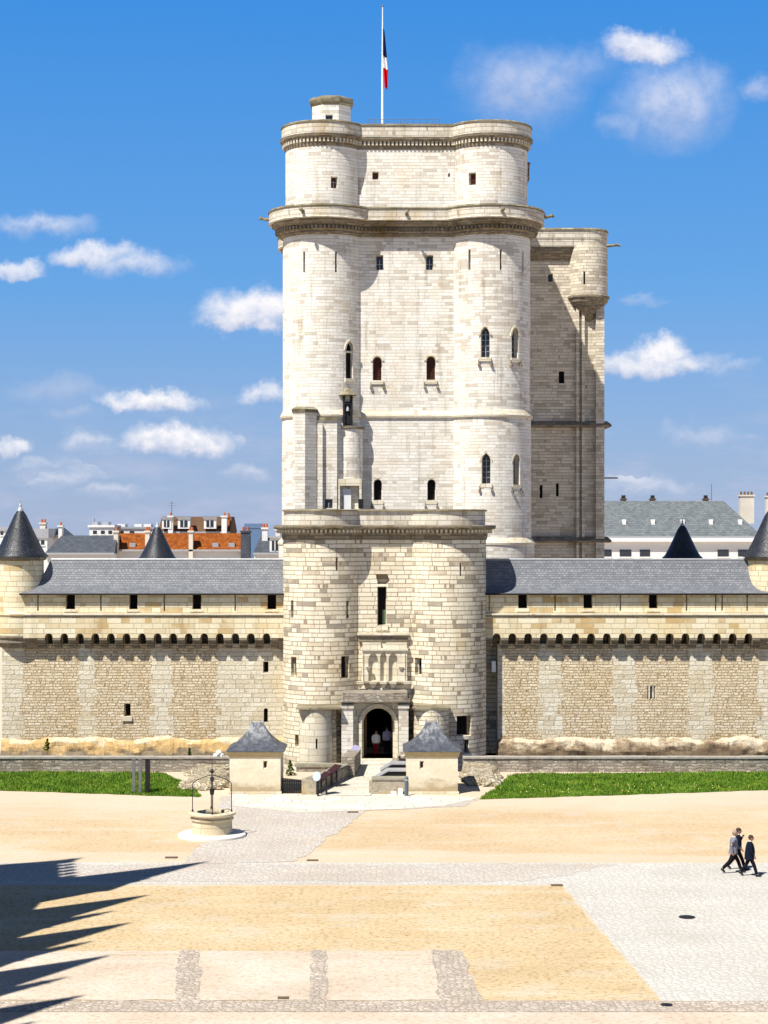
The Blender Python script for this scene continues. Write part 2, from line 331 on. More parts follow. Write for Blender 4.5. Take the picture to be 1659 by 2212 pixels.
# ground
def ground_mat(name, c1, c2, c3, sc=.35, grain=.35, peb=None):
    m, t, b = new_mat(name, .95, .08)
    pos = t.new('ShaderNodeNewGeometry').outputs['Position']
    n = t.noise(pos, sc, 5, .6); g = t.noise(pos, 5.5, 5, .75); g2 = t.noise(pos, 1.6, 4, .7)
    c = t.ramp(n, [(.3, c1), (.5, c2), (.7, c3)])
    c = t.mix(t.mapr(g, .48, .64, 0, grain), c, t.mix(1, c, (.60, .53, .42), 'MULTIPLY'))
    st = t.noise(mapped(t, pos, (.12, .9, 1)), 1, 4, .6); c = t.mix(t.mapr(st, .5, .7, 0, .35), c, t.mix(.5, c, (.72, .64, .54)))
    c = t.mix(t.mapr(g2, .52, .75, 0, grain), c, t.mix(1, c, (.78, .72, .62), 'MULTIPLY'))
    big = t.noise(pos, .45, 3, .6); c = t.mix(t.mapr(big, .52, .66, 0, .35), c, t.mix(.6, c, (.50, .50, .47)))
    h = g
    if peb:
        vec = t.vmath('ADD', pos, t.vmath('MULTIPLY', t.vmath('SUBTRACT', t.noise(pos, 2.5, 2, .5, out=1), (.5, .5, .5)), (.12, .12, .12)))
        vo = t.new('ShaderNodeTexVoronoi', feature='F1'); t.put(vo.inputs['Vector'], vec); vo.inputs['Scale'].default_value = peb[0]; vo.inputs['Randomness'].default_value = .75
        ve = t.new('ShaderNodeTexVoronoi', feature='DISTANCE_TO_EDGE'); t.put(ve.inputs['Vector'], vec); ve.inputs['Scale'].default_value = peb[0]; ve.inputs['Randomness'].default_value = .75
        sx = t.new('ShaderNodeSeparateXYZ'); t.put(sx.inputs[0], vo.outputs['Color'])
        c = t.mix(t.mapr(sx.outputs[0], .0, 1, 0, peb[2], False), c, peb[1])
        c = t.mix(t.mapr(ve.outputs[0], .13, .02, 0, peb[4]), c, peb[3])
        h = t.mapr(ve.outputs[0], 0, .25)
    t.put(b.inputs['Base Color'], c); bump(t, b, h, .02 if peb else .015)
    return m
def sand_zones(m):
    # trodden pale gravel along the lawns and along the cobbled paths
    t = NT(m.node_tree); b = t.n['Principled BSDF']; src = b.inputs['Base Color'].links[0].from_socket
    pos = t.new('ShaderNodeNewGeometry').outputs['Position']; sx = t.new('ShaderNodeSeparateXYZ'); t.put(sx.inputs[0], pos)
    n = t.noise(mapped(t, pos, (.10, .28, 1)), 1, 5, .62); y = t.math('ADD', sx.outputs[1], t.math('MULTIPLY', t.math('SUBTRACT', n, .5), 14))
    k = t.math('MAXIMUM', t.mapr(y, 93, 100, 0, .6), t.mapr(y, 85, 82.3, 0, .5))
    t.put(b.inputs['Base Color'], t.mix(k, src, (.58, .49, .395)))
M['sand'] = ground_mat('sandy_courtyard', (.48, .355, .215), (.52, .40, .255), (.56, .46, .32), .13, .6)
sand_zones(M['sand'])
M['sand2'] = ground_mat('coarse_sand_bed', (.47, .36, .21), (.53, .415, .255), (.57, .465, .315), .2, .9)
M['cobble'] = ground_mat('pale_cobbles', (.48, .42, .35), (.54, .49, .425), (.56, .53, .48), .25, .3, (4.2, (.40, .37, .35), .55, (.33, .29, .25), .5))
M['cobble2'] = ground_mat('white_cobbles', (.44, .415, .365), (.52, .50, .455), (.58, .57, .53), .25, .3, (3.6, (.50, .48, .45), .6, (.36, .34, .30), .5))
M['flag'] = ground_mat('pale_flagstones', (.50, .41, .32), (.55, .465, .375), (.60, .53, .45), .3, .6)
M['setts'] = ground_mat('rough_setts', (.46, .40, .33), (.54, .47, .39), (.58, .52, .45), .3, .4, (4.6, (.34, .29, .25), .75, (.24, .20, .16), .65))
M['deck'] = stone('bridge_flags', [(0, (.46, .43, .36)), (.5, (.56, .53, .45)), (1, (.62, .58, .49))], (.34, .30, .25), 1.1, .7, .02, .7, .03, .5, (.40, .36, .28), .0)[0]
M['apron'] = stone('apron_flags', [(0, (.54, .50, .43)), (.5, (.60, .56, .49)), (1, (.66, .63, .56))], (.38, .34, .29), 1.5, .8, .02, .6, .05, .6, (.42, .37, .3), .0)[0]
def grass_mat(name, c1, c2, c3):
    m, t, b = new_mat(name, .8, .2)
    pos = t.new('ShaderNodeNewGeometry').outputs['Position']
    n = t.noise(pos, .8, 5, .65); f = t.noise(pos, 7, 3, .7)
    c = t.ramp(t.math('ADD', t.math('MULTIPLY', n, .6), t.math('MULTIPLY', f, .4)), [(.35, c1), (.5, c2), (.65, c3)])
    t.put(b.inputs['Base Color'], c); return m
M['turf'] = grass_mat('turf', (.04, .09, .006), (.07, .14, .008), (.11, .19, .012))
M['blade'] = grass_mat('grass_blades', (.055, .12, .008), (.105, .205, .015), (.26, .31, .04))

# ------------------------------------------------------------------ mesh helpers
CIRC = []          # (cx, cy, nominal radius) of round walls, for wrapping the masonry round them
class MB:
    def __init__(s): s.v = []; s.f = []
    def add(s, vs, fs):
        o = len(s.v); s.v += [tuple(p) for p in vs]; s.f += [tuple(i+o for i in f) for f in fs]; return s
    def box(s, x0, x1, y0, y1, z0, z1):
        return s.add([(x0,y0,z0),(x1,y0,z0),(x1,y1,z0),(x0,y1,z0),(x0,y0,z1),(x1,y0,z1),(x1,y1,z1),(x0,y1,z1)],
                     [(0,3,2,1),(4,5,6,7),(0,1,5,4),(1,2,6,5),(2,3,7,6),(3,0,4,7)])
    def obox(s, c, t, n, w, d0, d1, z0, z1):
        # box standing on a wall: centre c (x,y), t along the wall, n outward, from d0 to d1 along n
        P = []
        for z in (z0, z1):
            for (a, d) in ((-w/2, d1), (w/2, d1), (w/2, d0), (-w/2, d0)):
                P.append((c[0]+t[0]*a+n[0]*d, c[1]+t[1]*a+n[1]*d, z))
        return s.add(P, [(0,3,2,1),(4,5,6,7),(0,1,5,4),(1,2,6,5),(2,3,7,6),(3,0,4,7)])
    def loft(s, rings, caps=True, loop=False):
        n = len(rings[0]); vs = [p for r in rings for p in r]; fs = []
        m = len(rings)
        for k in range(m if loop else m-1):
            a, b = k*n, ((k+1) % m)*n
            for i in range(n):
                j = (i+1) % n; fs.append((a+i, a+j, b+j, b+i))
        if caps and not loop: fs.append(tuple(reversed(range(n)))); fs.append(tuple(range((m-1)*n, m*n)))
        return s.add(vs, fs)
    def lathe(s, cx, cy, prof, seg=40, a0=0, caps=True):
        return s.loft([[(cx+r*cos(a0+2*PI*i/seg), cy+r*sin(a0+2*PI*i/seg), z) for i in range(seg)] for r, z in prof], caps)
    def extr(s, poly, fn, d0, d1):
        # poly in (a, z), fn(a, z, d) -> point; solid from depth d0 to d1
        n = len(poly)
        vs = [fn(a, z, d0) for a, z in poly]+[fn(a, z, d1) for a, z in poly]
        fs = [tuple(range(n)), tuple(reversed(range(n, 2*n)))]+[(i, i+n, (i+1) % n+n, (i+1) % n) for i in range(n)]
        return s.add(vs, fs)
    def tube(s, pts, rad, seg=8):
        pts = [Vector(p) for p in pts]; rings = []
        for i, p in enumerate(pts):
            d = (pts[min(i+1, len(pts)-1)]-pts[max(i-1, 0)]).normalized()
            u = d.cross(Vector((0, 0, 1)) if abs(d.z) < .9 else Vector((1, 0, 0))).normalized(); v = d.cross(u)
            r = rad[i] if isinstance(rad, (list, tuple)) else rad
            rings.append([tuple(p+u*r*cos(2*PI*k/seg)+v*r*sin(2*PI*k/seg)) for k in range(seg)])
        return s.loft(rings)
    def ball(s, c, r, seg=12, rg=8, sq=(1, 1, 1)):
        rings = []
        for j in range(1, rg):
            th = PI*j/rg
            rings.append([(c[0]+sq[0]*r*sin(th)*cos(2*PI*i/seg), c[1]+sq[1]*r*sin(th)*sin(2*PI*i/seg), c[2]-sq[2]*r*cos(th)) for i in range(seg)])
        return s.loft(rings)
    def lump(s, c, r, sq=(1, 1, 1), seed=0, amp=.35):
        bm = bmesh.new(); bmesh.ops.create_icosphere(bm, subdivisions=2, radius=1)
        vs = []
        for v in bm.verts:
            k = 1+amp*noise.noise(v.co*1.7+Vector((seed*7.3, seed*1.9, 0)))*1.6
            vs.append((c[0]+v.co.x*r*k*sq[0], c[1]+v.co.y*r*k*sq[1], c[2]+v.co.z*r*k*sq[2]))
        fs = [tuple(v.index for v in f.verts) for f in bm.faces]; bm.free()
        return s.add(vs, fs)
    def mesh(s, name):
        me = bpy.data.meshes.new(name); me.from_pydata(s.v, [], s.f); me.validate()
        bm = bmesh.new(); bm.from_mesh(me); bmesh.ops.recalc_face_normals(bm, faces=bm.faces); bm.to_mesh(me); bm.free()
        return me
    def build(s, name, mat, parent=None, loc=(0, 0, 0), smooth=None, cut=None, mat2=None):
        me = s.mesh(name)
        if cut is not None and cut.v: me = boolean(me, cut.mesh('cut'))
        me.name = name
        add_uv(me)
        o = bpy.data.objects.new(name, me); COL.objects.link(o)
        base = WLOC[parent.name] if parent else Vector(loc)
        me.transform(Matrix.Translation(-base))
        if parent: o.parent = parent
        else: o.location = base
        WLOC[o.name] = base.copy()
        me.materials.append(mat)
        if smooth: me.polygons.foreach_set('use_smooth', [True]*len(me.polygons)); me.set_sharp_from_angle(angle=R(smooth))
        return o
WLOC = {}
def boolean(me, cutme):
    a = bpy.data.objects.new('tmp_a', me); b = bpy.data.objects.new('tmp_b', cutme)
    COL.objects.link(a); COL.objects.link(b)
    md = a.modifiers.new('b', 'BOOLEAN'); md.operation = 'DIFFERENCE'; md.solver = 'EXACT'; md.object = b
    dg = bpy.context.evaluated_depsgraph_get(); dg.update()
    out = bpy.data.meshes.new_from_object(a.evaluated_get(dg))
    bpy.data.objects.remove(a); bpy.data.objects.remove(b)
    return out
def add_uv(me):
    uv = me.uv_layers.new(name='UVMap').data; V = me.vertices
    up = Vector((0, 0, 1))
    for p in me.polygons:
        n = p.normal; c = p.center
        if abs(n.z) > .85:
            for li in p.loop_indices:
                co = V[me.loops[li].vertex_index].co; uv[li].uv = (co.x, co.y)
            continue
        t = Vector((-n.y, n.x, 0)).normalized(); bt = n.cross(t)
        if bt.z < 0: bt = -bt
        hit = None; hn = Vector((n.x, n.y)).normalized()
        for (cx, cy, r) in CIRC:
            d = Vector((c.x-cx, c.y-cy)); L = d.length
            if L < r*1.55+.3 and L > .3 and abs(d.dot(hn)/L) > .996: hit = (cx, cy, r, atan2(d.y, d.x)); break
        for li in p.loop_indices:
            co = V[me.loops[li].vertex_index].co
            if hit:
                a = atan2(co.y-hit[1], co.x-hit[0])
                da = (a-hit[3]+PI) % (2*PI)-PI
                u = (hit[3]+da)*hit[2]
            else: u = co.dot(t)
            v = co.z if abs(n.z) < .3 else co.dot(bt)
            uv[li].uv = (u, v)
def tag(o, label=None, cat=None, group=None, kind=None):
    if label: o['label'] = label
    if cat: o['category'] = cat
    if group: o['group'] = group
    if kind: o['kind'] = kind
    return o
def thing(name, loc, label, cat, group=None):
    o = bpy.data.objects.new(name, None); COL.objects.link(o); o.location = loc; o.empty_display_size = .5
    WLOC[o.name] = Vector(loc); return tag(o, label, cat, group)
def copy_tree(o, parent=None):
    c = o.copy(); COL.objects.link(c); c.parent = parent; WLOC[c.name] = WLOC[o.name].copy()
    for ch in list(o.children): copy_tree(ch, c)
    return c

# wall surface frames --------------------------------------------------
class Plane:
    def __init__(s, Y): s.Y = Y
    def at(s, px):
        return (X(px, s.Y), s.Y), (1, 0), (0, -1)
class Round:
    def __init__(s, cx, cy, r): s.c = (cx, cy); s.r = r
    def at(s, px):
        Y = s.c[1]-s.r
        for _ in range(6):
            x = X(px, Y); dx = max(-s.r*.97, min(s.r*.97, x-s.c[0])); Y = s.c[1]-sqrt(s.r**2-dx*dx)
        n = (dx/s.r, -(s.c[1]-Y)/s.r); n = (dx/s.r, (Y-s.c[1])/s.r)
        return (s.c[0]+dx, Y), (-n[1], n[0]), n
def arch_poly(w_, z0, z1, kind):
    if kind == 'rect': return [(-w_/2, z0), (w_/2, z0), (w_/2, z1), (-w_/2, z1)]
    pts = [(-w_/2, z0), (w_/2, z0)]
    if kind == 'round':
        zc = z1-w_/2; pts += [(w_/2*cos(a), zc+w_/2*sin(a)) for a in [PI*i/12 for i in range(13)]]
    else:       # pointed
        rr = w_*.95; zc = z1-sqrt(rr*rr-(rr-w_/2)**2); N = 7
        am = math.acos((rr-w_/2)/rr)
        pts += [(w_/2-rr+rr*cos(am*i/N), zc+rr*sin(am*i/N)) for i in range(N+1)]
        pts += [(-(w_/2-rr+rr*cos(am*i/N)), zc+rr*sin(am*i/N)) for i in range(N-1, -1, -1)]
    return pts
def opening(root, cut, surf, px, py, wpx, hpx, kind='rect', style='slit', depth=.7, pane='void', name=None, label=None):
    c, t, n = surf.at(px); Y = c[1]
    s = 4000/Y; wd = wpx/s/max(.45, abs(n[1])); z1 = Z(py-hpx/2, Y); z0 = Z(py+hpx/2, Y)
    fn = lambda a, z, d: (c[0]+t[0]*a+n[0]*d, c[1]+t[1]*a+n[1]*d, z)
    cut.extr(arch_poly(wd, z0, z1, kind), fn, .6, -depth)
    back = -depth+.12
    if style == 'slit':
        o = MB().extr(arch_poly(wd+.06, z0-.03, z1+.03, kind), fn, -depth*.55, -depth-.1).build(name or 'arrow_slit', M[pane], root)
        if label: tag(o, label)
        return o
    fr = MB()
    P0 = arch_poly(wd, z0, z1, kind); P1 = arch_poly(wd-.08, z0+.04, z1-.05, kind)
    k = len(P0)
    vs = [fn(a, z, back+.16) for a, z in P0]+[fn(a, z, back+.16) for a, z in P1]+[fn(a, z, back) for a, z in P0]+[fn(a, z, back) for a, z in P1]
    fs = []
    for i in range(k):
        j = (i+1) % k
        fs += [(i, j, j+k, i+k), (i+2*k, i+3*k, j+3*k, j+2*k), (i+k, j+k, j+3*k, i+3*k), (i, i+2*k, j+2*k, j)]
    fr.add(vs, fs)
    o = fr.build(name or 'window', M['trim'], root)
    if label: tag(o, label)
    MB().extr(arch_poly(wd-.1, z0+.04, z1-.05, kind), fn, back+.06, back-.08).build('pane', M[pane], o)
    if 'bars' in style:
        bm_ = MB()
        bm_.obox((c[0]+n[0]*(back+.10), c[1]+n[1]*(back+.10)), t, n, .05, -.03, .03, z0+.07, z1-.3)
        q = z0+.45
        while q < z1-.4: bm_.obox((c[0]+n[0]*(back+.10), c[1]+n[1]*(back+.10)), t, n, wd-.1, -.022, .022, q, q+.035); q += .42
        bm_.build('glazing_bar', M['lead'], o)
    if 'slats' in style:
        bm_ = MB(); q = z0+.12
        while q < z1-.5: bm_.obox((c[0]+n[0]*(back+.10), c[1]+n[1]*(back+.10)), t, n, wd-.16, -.04, .03, q, q+.05); q += .13
        bm_.build('louvre', M['louvre'], o)
    if 'transom' in style:
        MB().obox(c, t, n, wd-.04, back, back+.3, z0+(z1-z0)*.70, z0+(z1-z0)*.70+.13).build('transom', M['trim'], o)
    if 'sill' in style:
        MB().obox(c, t, n, wd+.22, -.4, .1, z0-.28, z0+.012).build('sill', M['trim'], o)
    if 'feet' in style:
        for sgn in (-1, 1):
            a = sgn*(wd/2+.13); cc = (c[0]+t[0]*a, c[1]+t[1]*a)
            MB().obox(cc, t, n, .16, -.1, .2, z0-.62, z0-.42).obox(cc, t, n, .1, -.1, .09, z0-.42, z0-.15).build('corbel', M['weather'], o)
    if 'hood' in style:
        k = len(P0); Q1 = arch_poly(wd+.32, z0, z1+.16, kind); zc = z1-wd*.9
        sel = [i for i in range(k) if P0[i][1] >= zc-.05 and i > 1]
        hb = MB()
        for a_, b_ in zip(sel[:-1], sel[1:]):
            q = [fn(*P0[a_], .07), fn(*P0[b_], .07), fn(*Q1[b_], .07), fn(*Q1[a_], .07), fn(*P0[a_], -.1), fn(*P0[b_], -.1), fn(*Q1[b_], -.1), fn(*Q1[a_], -.1)]
            hb.add(q, [(0,1,2,3),(7,6,5,4),(0,4,5,1),(1,5,6,2),(2,6,7,3),(3,7,4,0)])
        hb.build('hood_mould', M['trim'], o)
    return o
def sample_path(pts, step):
    # points with tangent and outward normal along a closed CCW outline
    out = []; acc = 0
    n = len(pts)
    for i in range(n):
        a = Vector(pts[i][:2]); b = Vector(pts[(i+1) % n][:2]); L = (b-a).length
        if L < 1e-5: continue
        t = (b-a)/L; nn = Vector((t.y, -t.x)); q = step-acc if acc > 0 else 0
        while q < L:
            out.append((a+t*q, t, nn)); q += step
        acc = (L-(q-step))
    return out

# ================================================================== GROUND
g = MB(); prof = [(-400, 0), (111.7, 0), (111.7, -8), (122.5, -8), (122.5, -.2), (2500, -.2)]
g.add([(x, y, z) for (y, z) in prof for x in (-2500, 2500)], [(2*i, 2*i+1, 2*i+3, 2*i+2) for i in range(len(prof)-1)])
tag(g.build('ground', M['sand']), kind='structure')
def ragged(P, amp, step=.45):
    out = []
    for i in range(len(P)):
        a, b_ = Vector(P[i]), Vector(P[(i+1) % len(P)]); n_ = max(1, min(260, int((b_-a).length/step))); d = (b_-a).normalized(); nn = Vector((d.y, -d.x))
        for k in range(n_):
            q = a+(b_-a)*k/n_
            q = q+nn*amp*(noise.noise(Vector((q.x*.9, q.y*.9, i)))*1.2+random.uniform(-.5, .5)); out.append((q.x, q.y))
    return out
def sheet(name, pts, mat, z=.004, kind='structure', rag=.10):
    # pts in photo bearings: (px, distance)
    P = ragged([(X(px, Y), Y) for px, Y in pts], rag)
    return tag(MB().add([(x, y, z) for x, y in P], [tuple(range(len(P)))]).build(name, mat), kind=kind)
def D(py): return EYE*4000/(py-1137)
cross = [(-25, D(1864)), (829, D(1862)), (1659, D(1866))]
tag(MB().add([(-60, 81.6, .004), (60, 81.3, .004), (60, 57.4, .004), (X(1432, 57.6), 57.6, .004), (X(1215, 76.4), 76.4, .004), (-60, 76.9, .004)],
             [(0, 5, 4, 3, 2, 1)]).build('cobbled_path', M['cobble2']), kind='structure')
sheet('path', [(-1800, 81.1), (1330, 81.0), (1250, 79.2), (1130, 77.1), (-1800, 77.2)], M['cobble'], .009, rag=.35)
sheet('sand_bed', [(-2500, 76.2), (1212, 76.2), (1426, 57.8), (-3000, 57.8)], M['sand2'], .006)
sheet('paving', [(-1500, 63.9), (940, 63.9), (1015, 57.8), (-1800, 57.8)], M['flag'], .014)
for a, b_, c_, d_ in ((385, 428, 378, 432), (672, 706, 668, 706), (932, 1000, 950, 1040)):
    sheet('sett_border', [(a, 64.6), (b_, 64.6), (d_, 57.4), (c_, 57.4)], M['setts'], .022)
sheet('paving', [(-1500, 56.5), (3000, 56.5), (3000, 40), (-1500, 40)], M['flag'], .008)
tag(MB().add([(-60, 57.7, .018), (60, 57.7, .018), (60, 56.4, .018), (-60, 56.4, .018)], [(0, 3, 2, 1)]).build('sett_strip', M['setts']), kind='structure')
sheet('sett_edging', [(-1500, 64.5), (1000, 64.5), (1000, 63.9), (-1500, 63.9)], M['flag'], .010)
sheet('forecourt', [(390, D(1868)), (640, D(1862)), (725, D(1800)), (790, D(1752)), (1000, D(1742)), (1035, 100.1), (480, 101.6), (470, D(1745)), (440, D(1815))], M['cobble'], .012, rag=.22)
sheet('apron', [(505, D(1742)), (640, D(1756)), (790, D(1752)), (960, D(1741)), (1035, D(1724)), (870, D(1716)), (690, D(1716)), (500, D(1716))], M['apron'], .020)
# lawns
def lawn(name, pts, zc):
    bm = bmesh.new(); vs = [bm.verts.new((x, y, .015)) for x, y in pts]; bm.faces.new(vs)
    bmesh.ops.triangulate(bm, faces=bm.faces[:]); me = bpy.data.meshes.new(name); bm.to_mesh(me); bm.free()
    add_uv(me); o = bpy.data.objects.new(name, me); COL.objects.link(o); me.materials.append(M['turf']); return tag(o, kind='structure')
LW = [[(-400, 104.6), (0, 103.7), (250, 102.2), (432, 101.1), (425, 104.2), (390, 107.8), (350, 111.2), (0, 111.5), (-400, 111.5)],
      [(1035, 100.3), (1300, 101.7), (1659, 103.9), (2050, 105), (2050, 111.5), (1659, 111.5), (1112, 110.6), (1080, 106.5)]]
def inside(x, y, P):
    c = False; n = len(P)
    for i in range(n):
        (x1, y1), (x2, y2) = P[i], P[(i+1) % n]
        if (y1 > y) != (y2 > y) and x < (x2-x1)*(y-y1)/(y2-y1)+x1: c = not c
    return c
for k, P in enumerate(LW):
    W_ = ragged([(X(px, Y), Y) for px, Y in P], .16)
    lawn('lawn', W_, 0); b = MB(); x0 = max(-26, min(p[0] for p in W_)); x1 = min(26, max(p[0] for p in W_))
    flw = MB()
    for _ in range(int((x1-x0)*11*170)):
        x = random.uniform(x0, x1); y = random.uniform(100, 111.6)
        if not inside(x, y, W_) or noise.noise(Vector((x*.7, y*.9, 4+k))) > .42+random.random()*.3: continue
        hgt = random.uniform(.06, .17)*(1+.8*noise.noise(Vector((x*.5, y*.5, k)))); a = random.uniform(0, 2*PI); wv = .035
        dx, dy = cos(a)*wv, sin(a)*wv; lx, ly = random.uniform(-.07, .07), random.uniform(-.07, .07)
        b.add([(x-dx, y-dy, .01), (x+dx, y+dy, .01), (x+lx, y+ly, hgt)], [(0, 1, 2)])
    tag(b.build('grass', M['blade']), kind='stuff')
    if k == 1:
        for _ in range(45):
            t_ = random.random(); x = X(random.choice([1140, 1180, 1270, 1330, 1400, 1550])+random.gauss(0, 38), 104); y = random.uniform(101.6, 105.5)
            if inside(x, y, W_): flw.ball((x, y, random.uniform(.12, .2)), .035, 5, 4)
        tag(flw.build('wildflowers', plain('pale_petals', (.75, .66, .25), .8)), kind='stuff')

# ================================================================== KEEP
KX, KY, KT = 1.71, 147.27, 6.27
KTF = KY-KT            # depth of the front tower centres
KR, KW = 3.14, 7.84
for sx in (-1, 1):
    for sy in (-1, 1): CIRC.append((KX+sx*KT, KY+sy*KT, 3.14))
def keep_outline(r, w_, z, N=40):
    a = w_-KT; r = max(r, a+.01); P = []
    t0 = -math.acos(a/r); t1 = PI/2+math.acos(a/r)
    for k in range(4):
        q = k*PI/2
        cx, cy = KT*(cos(q)-sin(q)), KT*(sin(q)+cos(q))
        for i in range(N+1):
            th = t0+(t1-t0)*i/N+q
            P.append((KX+cx+r*cos(th), KY+cy+r*sin(th), z))
    return P
KL = lambda L: [keep_outline(r, w_, z) for r, w_, z in L]
keep = thing('castle_keep', (KX, KY, -8), 'tall pale stone keep with round corner towers and a flat roof rising behind the gatehouse', 'castle keep')
cut = MB()
tl, tr, fp = Round(KX-KT, KTF, KR), Round(KX+KT, KTF, KR), Plane(KY-KW)
# slits and windows below the gallery
W = []
for s_, px, py in ((tl, 657, 566), (tl, 726, 566), (tr, 1014, 561), (tr, 1082, 561)):
    opening(keep, cut, s_, px, py, 4.5, 45)
opening(keep, cut, tr, 1130, 565, 3, 45)
for px in (820, 928): opening(keep, cut, fp, px, 567, 16, 32, style='bars', pane='glass')
opening(keep, cut, tl, 755, 778, 15, 80, 'point', style='hood sill transom', pane='void', depth=.45)
for px, py in ((815, 796), (931, 795)): opening(keep, cut, fp, px, py, 20, 52, 'round', style='hood sill feet slats', pane='louvre', depth=.6)
for px, py, wv, h in ((1048, 739, 19, 66), (1113, 741, 15, 66), (1050, 1012, 19, 66), (1115, 1014, 15, 66)):
    opening(keep, cut, tr, px, py, wv, h, 'point', style='hood sill feet bars', pane='glass')
for px in (816, 932): opening(keep, cut, fp, px, 1058, 18, 46, 'round', style='hood sill feet', pane='void', depth=.6)
body = MB().loft(KL([(3.6, 8.3, -8), (3.45, 8.15, 13.45), (3.22, 7.92, 13.9), (3.2, 7.9, 22.9), (3.14, 7.84, 23.5), (3.14, 7.84, 37.9)]))
body.build('wall', M['keep'], keep, cut=cut)
cut = MB(); tl2, tr2, fp2 = Round(KX-KT, KTF, 2.94), Round(KX+KT, KTF, 2.94), Plane(KY-7.64)
opening(keep, cut, tl2, 722, 394, 14, 25, style='bars', pane='louvre', depth=.5)
opening(keep, cut, fp2, 811, 379, 14, 17, style='frame', pane='louvre', depth=.5)
opening(keep, cut, tr2, 1020, 386, 15, 26, style='slats', pane='louvre', depth=.5)
opening(keep, cut, fp2, 970, 378, 4, 8, depth=.4)
opening(keep, cut, tl2, 775, 402, 3, 38, depth=.4)
MB().loft(KL([(2.94, 7.64, 37.9), (2.94, 7.64, 44.3)])).build('upper_wall', M['keep'], keep, cut=cut)
# string courses
def kring(name, L, mat, par=None): return MB().loft(KL(L), loop=True).build(name, M[mat], par or keep)
kring('string_course', [(3.1, 7.8, 22.95), (3.33, 8.03, 22.98), (3.36, 8.06, 23.12), (3.1, 7.8, 23.62)], 'trim')
kring('string_course', [(3.1, 7.8, 13.4), (3.52, 8.22, 13.43), (3.54, 8.24, 13.58), (3.1, 7.8, 14.1)], 'trim')
# gallery below, with corbel frieze
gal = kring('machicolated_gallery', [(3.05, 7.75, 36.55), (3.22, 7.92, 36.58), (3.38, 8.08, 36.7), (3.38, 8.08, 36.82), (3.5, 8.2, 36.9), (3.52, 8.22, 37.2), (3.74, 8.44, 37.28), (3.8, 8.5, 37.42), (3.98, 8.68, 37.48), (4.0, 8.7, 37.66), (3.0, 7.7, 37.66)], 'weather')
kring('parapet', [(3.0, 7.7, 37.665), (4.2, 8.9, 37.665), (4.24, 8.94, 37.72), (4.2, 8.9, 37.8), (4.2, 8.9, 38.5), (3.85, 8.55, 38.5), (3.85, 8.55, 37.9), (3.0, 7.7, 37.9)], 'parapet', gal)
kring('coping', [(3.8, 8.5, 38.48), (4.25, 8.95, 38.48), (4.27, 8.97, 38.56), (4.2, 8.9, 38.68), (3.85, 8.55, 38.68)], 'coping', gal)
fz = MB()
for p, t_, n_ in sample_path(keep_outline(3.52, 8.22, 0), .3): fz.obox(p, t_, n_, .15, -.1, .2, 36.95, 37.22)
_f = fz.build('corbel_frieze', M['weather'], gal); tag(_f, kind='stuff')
# crown
kring('cornice', [(2.85, 7.55, 43.2), (2.98, 7.68, 43.22), (3.02, 7.72, 43.4), (3.04, 7.74, 43.75), (3.2, 7.9, 43.82), (3.33, 8.03, 43.92), (3.36, 8.06, 44.1), (2.85, 7.55, 44.1)], 'weather')
fz = MB()
for p, t_, n_ in sample_path(keep_outline(3.03, 7.73, 0), .3): fz.obox(p, t_, n_, .15, -.05, .15, 43.5, 43.78)
_f = fz.build('corbel_frieze', M['trim'], keep); tag(_f, kind='stuff')
kring('parapet', [(2.95, 7.65, 44.08), (3.24, 7.94, 44.102), (3.24, 7.94, 44.95), (2.95, 7.65, 44.95)], 'parapet')
kring('coping', [(2.9, 7.6, 44.93), (3.3, 8.0, 44.93), (3.3, 8.0, 45.02), (3.2, 7.9, 45.1), (2.9, 7.6, 45.1)], 'coping')
# gargoyles
def gargoyle(x, y, z, dx, dy, L=.8):
    d = Vector((dx, dy, .02)).normalized(); p = Vector((x, y, z))
    MB().tube([p-d*.3, p+d*L*.35, p+d*L*.6+Vector((0, 0, .05)), p+d*L*.8+Vector((0, 0, .10)), p+d*L+Vector((0, 0, -.02))], [.17, .13, .10, .15, .07], 7).build('gargoyle', M['coping'], keep)
gargoyle(KX-KT-4.15, KTF-.3, 38.1, -1, 0); gargoyle(KX+KT+4.15, KTF-.3, 38.3, 1, 0)
for dx, sx in ((-.35, -1), (.18, 1), (0, 0)):
    if sx: gargoyle(KX+sx*KT+4.1*sin(dx), KTF-4.1*cos(dx), 38.12, sin(dx)*1, -1, .7)
    else: gargoyle(KX, KY-8.83, 38.12, 0, -1, .7)
# stair turret on the roof
tx = X(716, 146); ty = 146.0
CIRC.append((tx, ty, 1.6))
oc = lambda r, z: [(tx+r*cos(PI/8+i*PI/4), ty+r*sin(PI/8+i*PI/4), z) for i in range(8)]
cut = MB(); st = thing('x', (0, 0, 0), 'x', 'x'); bpy.data.objects.remove(st)
ptw = Plane(ty-1.5)
o_ = MB().loft([oc(1.62, 44.3), oc(1.62, 48.0)])
opening(keep, cut, Plane(ty-1.49), 711, 256, 16, 18, style='bars', pane='glass', depth=.4)
o_.build('stair_turret', M['keep'], keep, cut=cut)
MB().loft([oc(1.6, 47.7), oc(1.78, 47.95), oc(1.85, 48.15), oc(1.85, 48.3), oc(1.55, 48.45), oc(.4, 48.7)]).build('turret_roof', M['coping'], keep)
# roof railing
rl = MB(); y_ = KY-6.6
for i in range(12):
    x_ = X(795+i*14, y_); rl.tube([(x_, y_, 44.2), (x_, y_, 45.75)], .018, 5)
rl.tube([(X(795, y_), y_, 45.72), (X(949, y_), y_, 45.72)], .018, 5); rl.tube([(X(795, y_), y_, 45.45), (X(949, y_), y_, 45.45)], .012, 5)
rl.build('roof_railing', M['greypost'], keep)
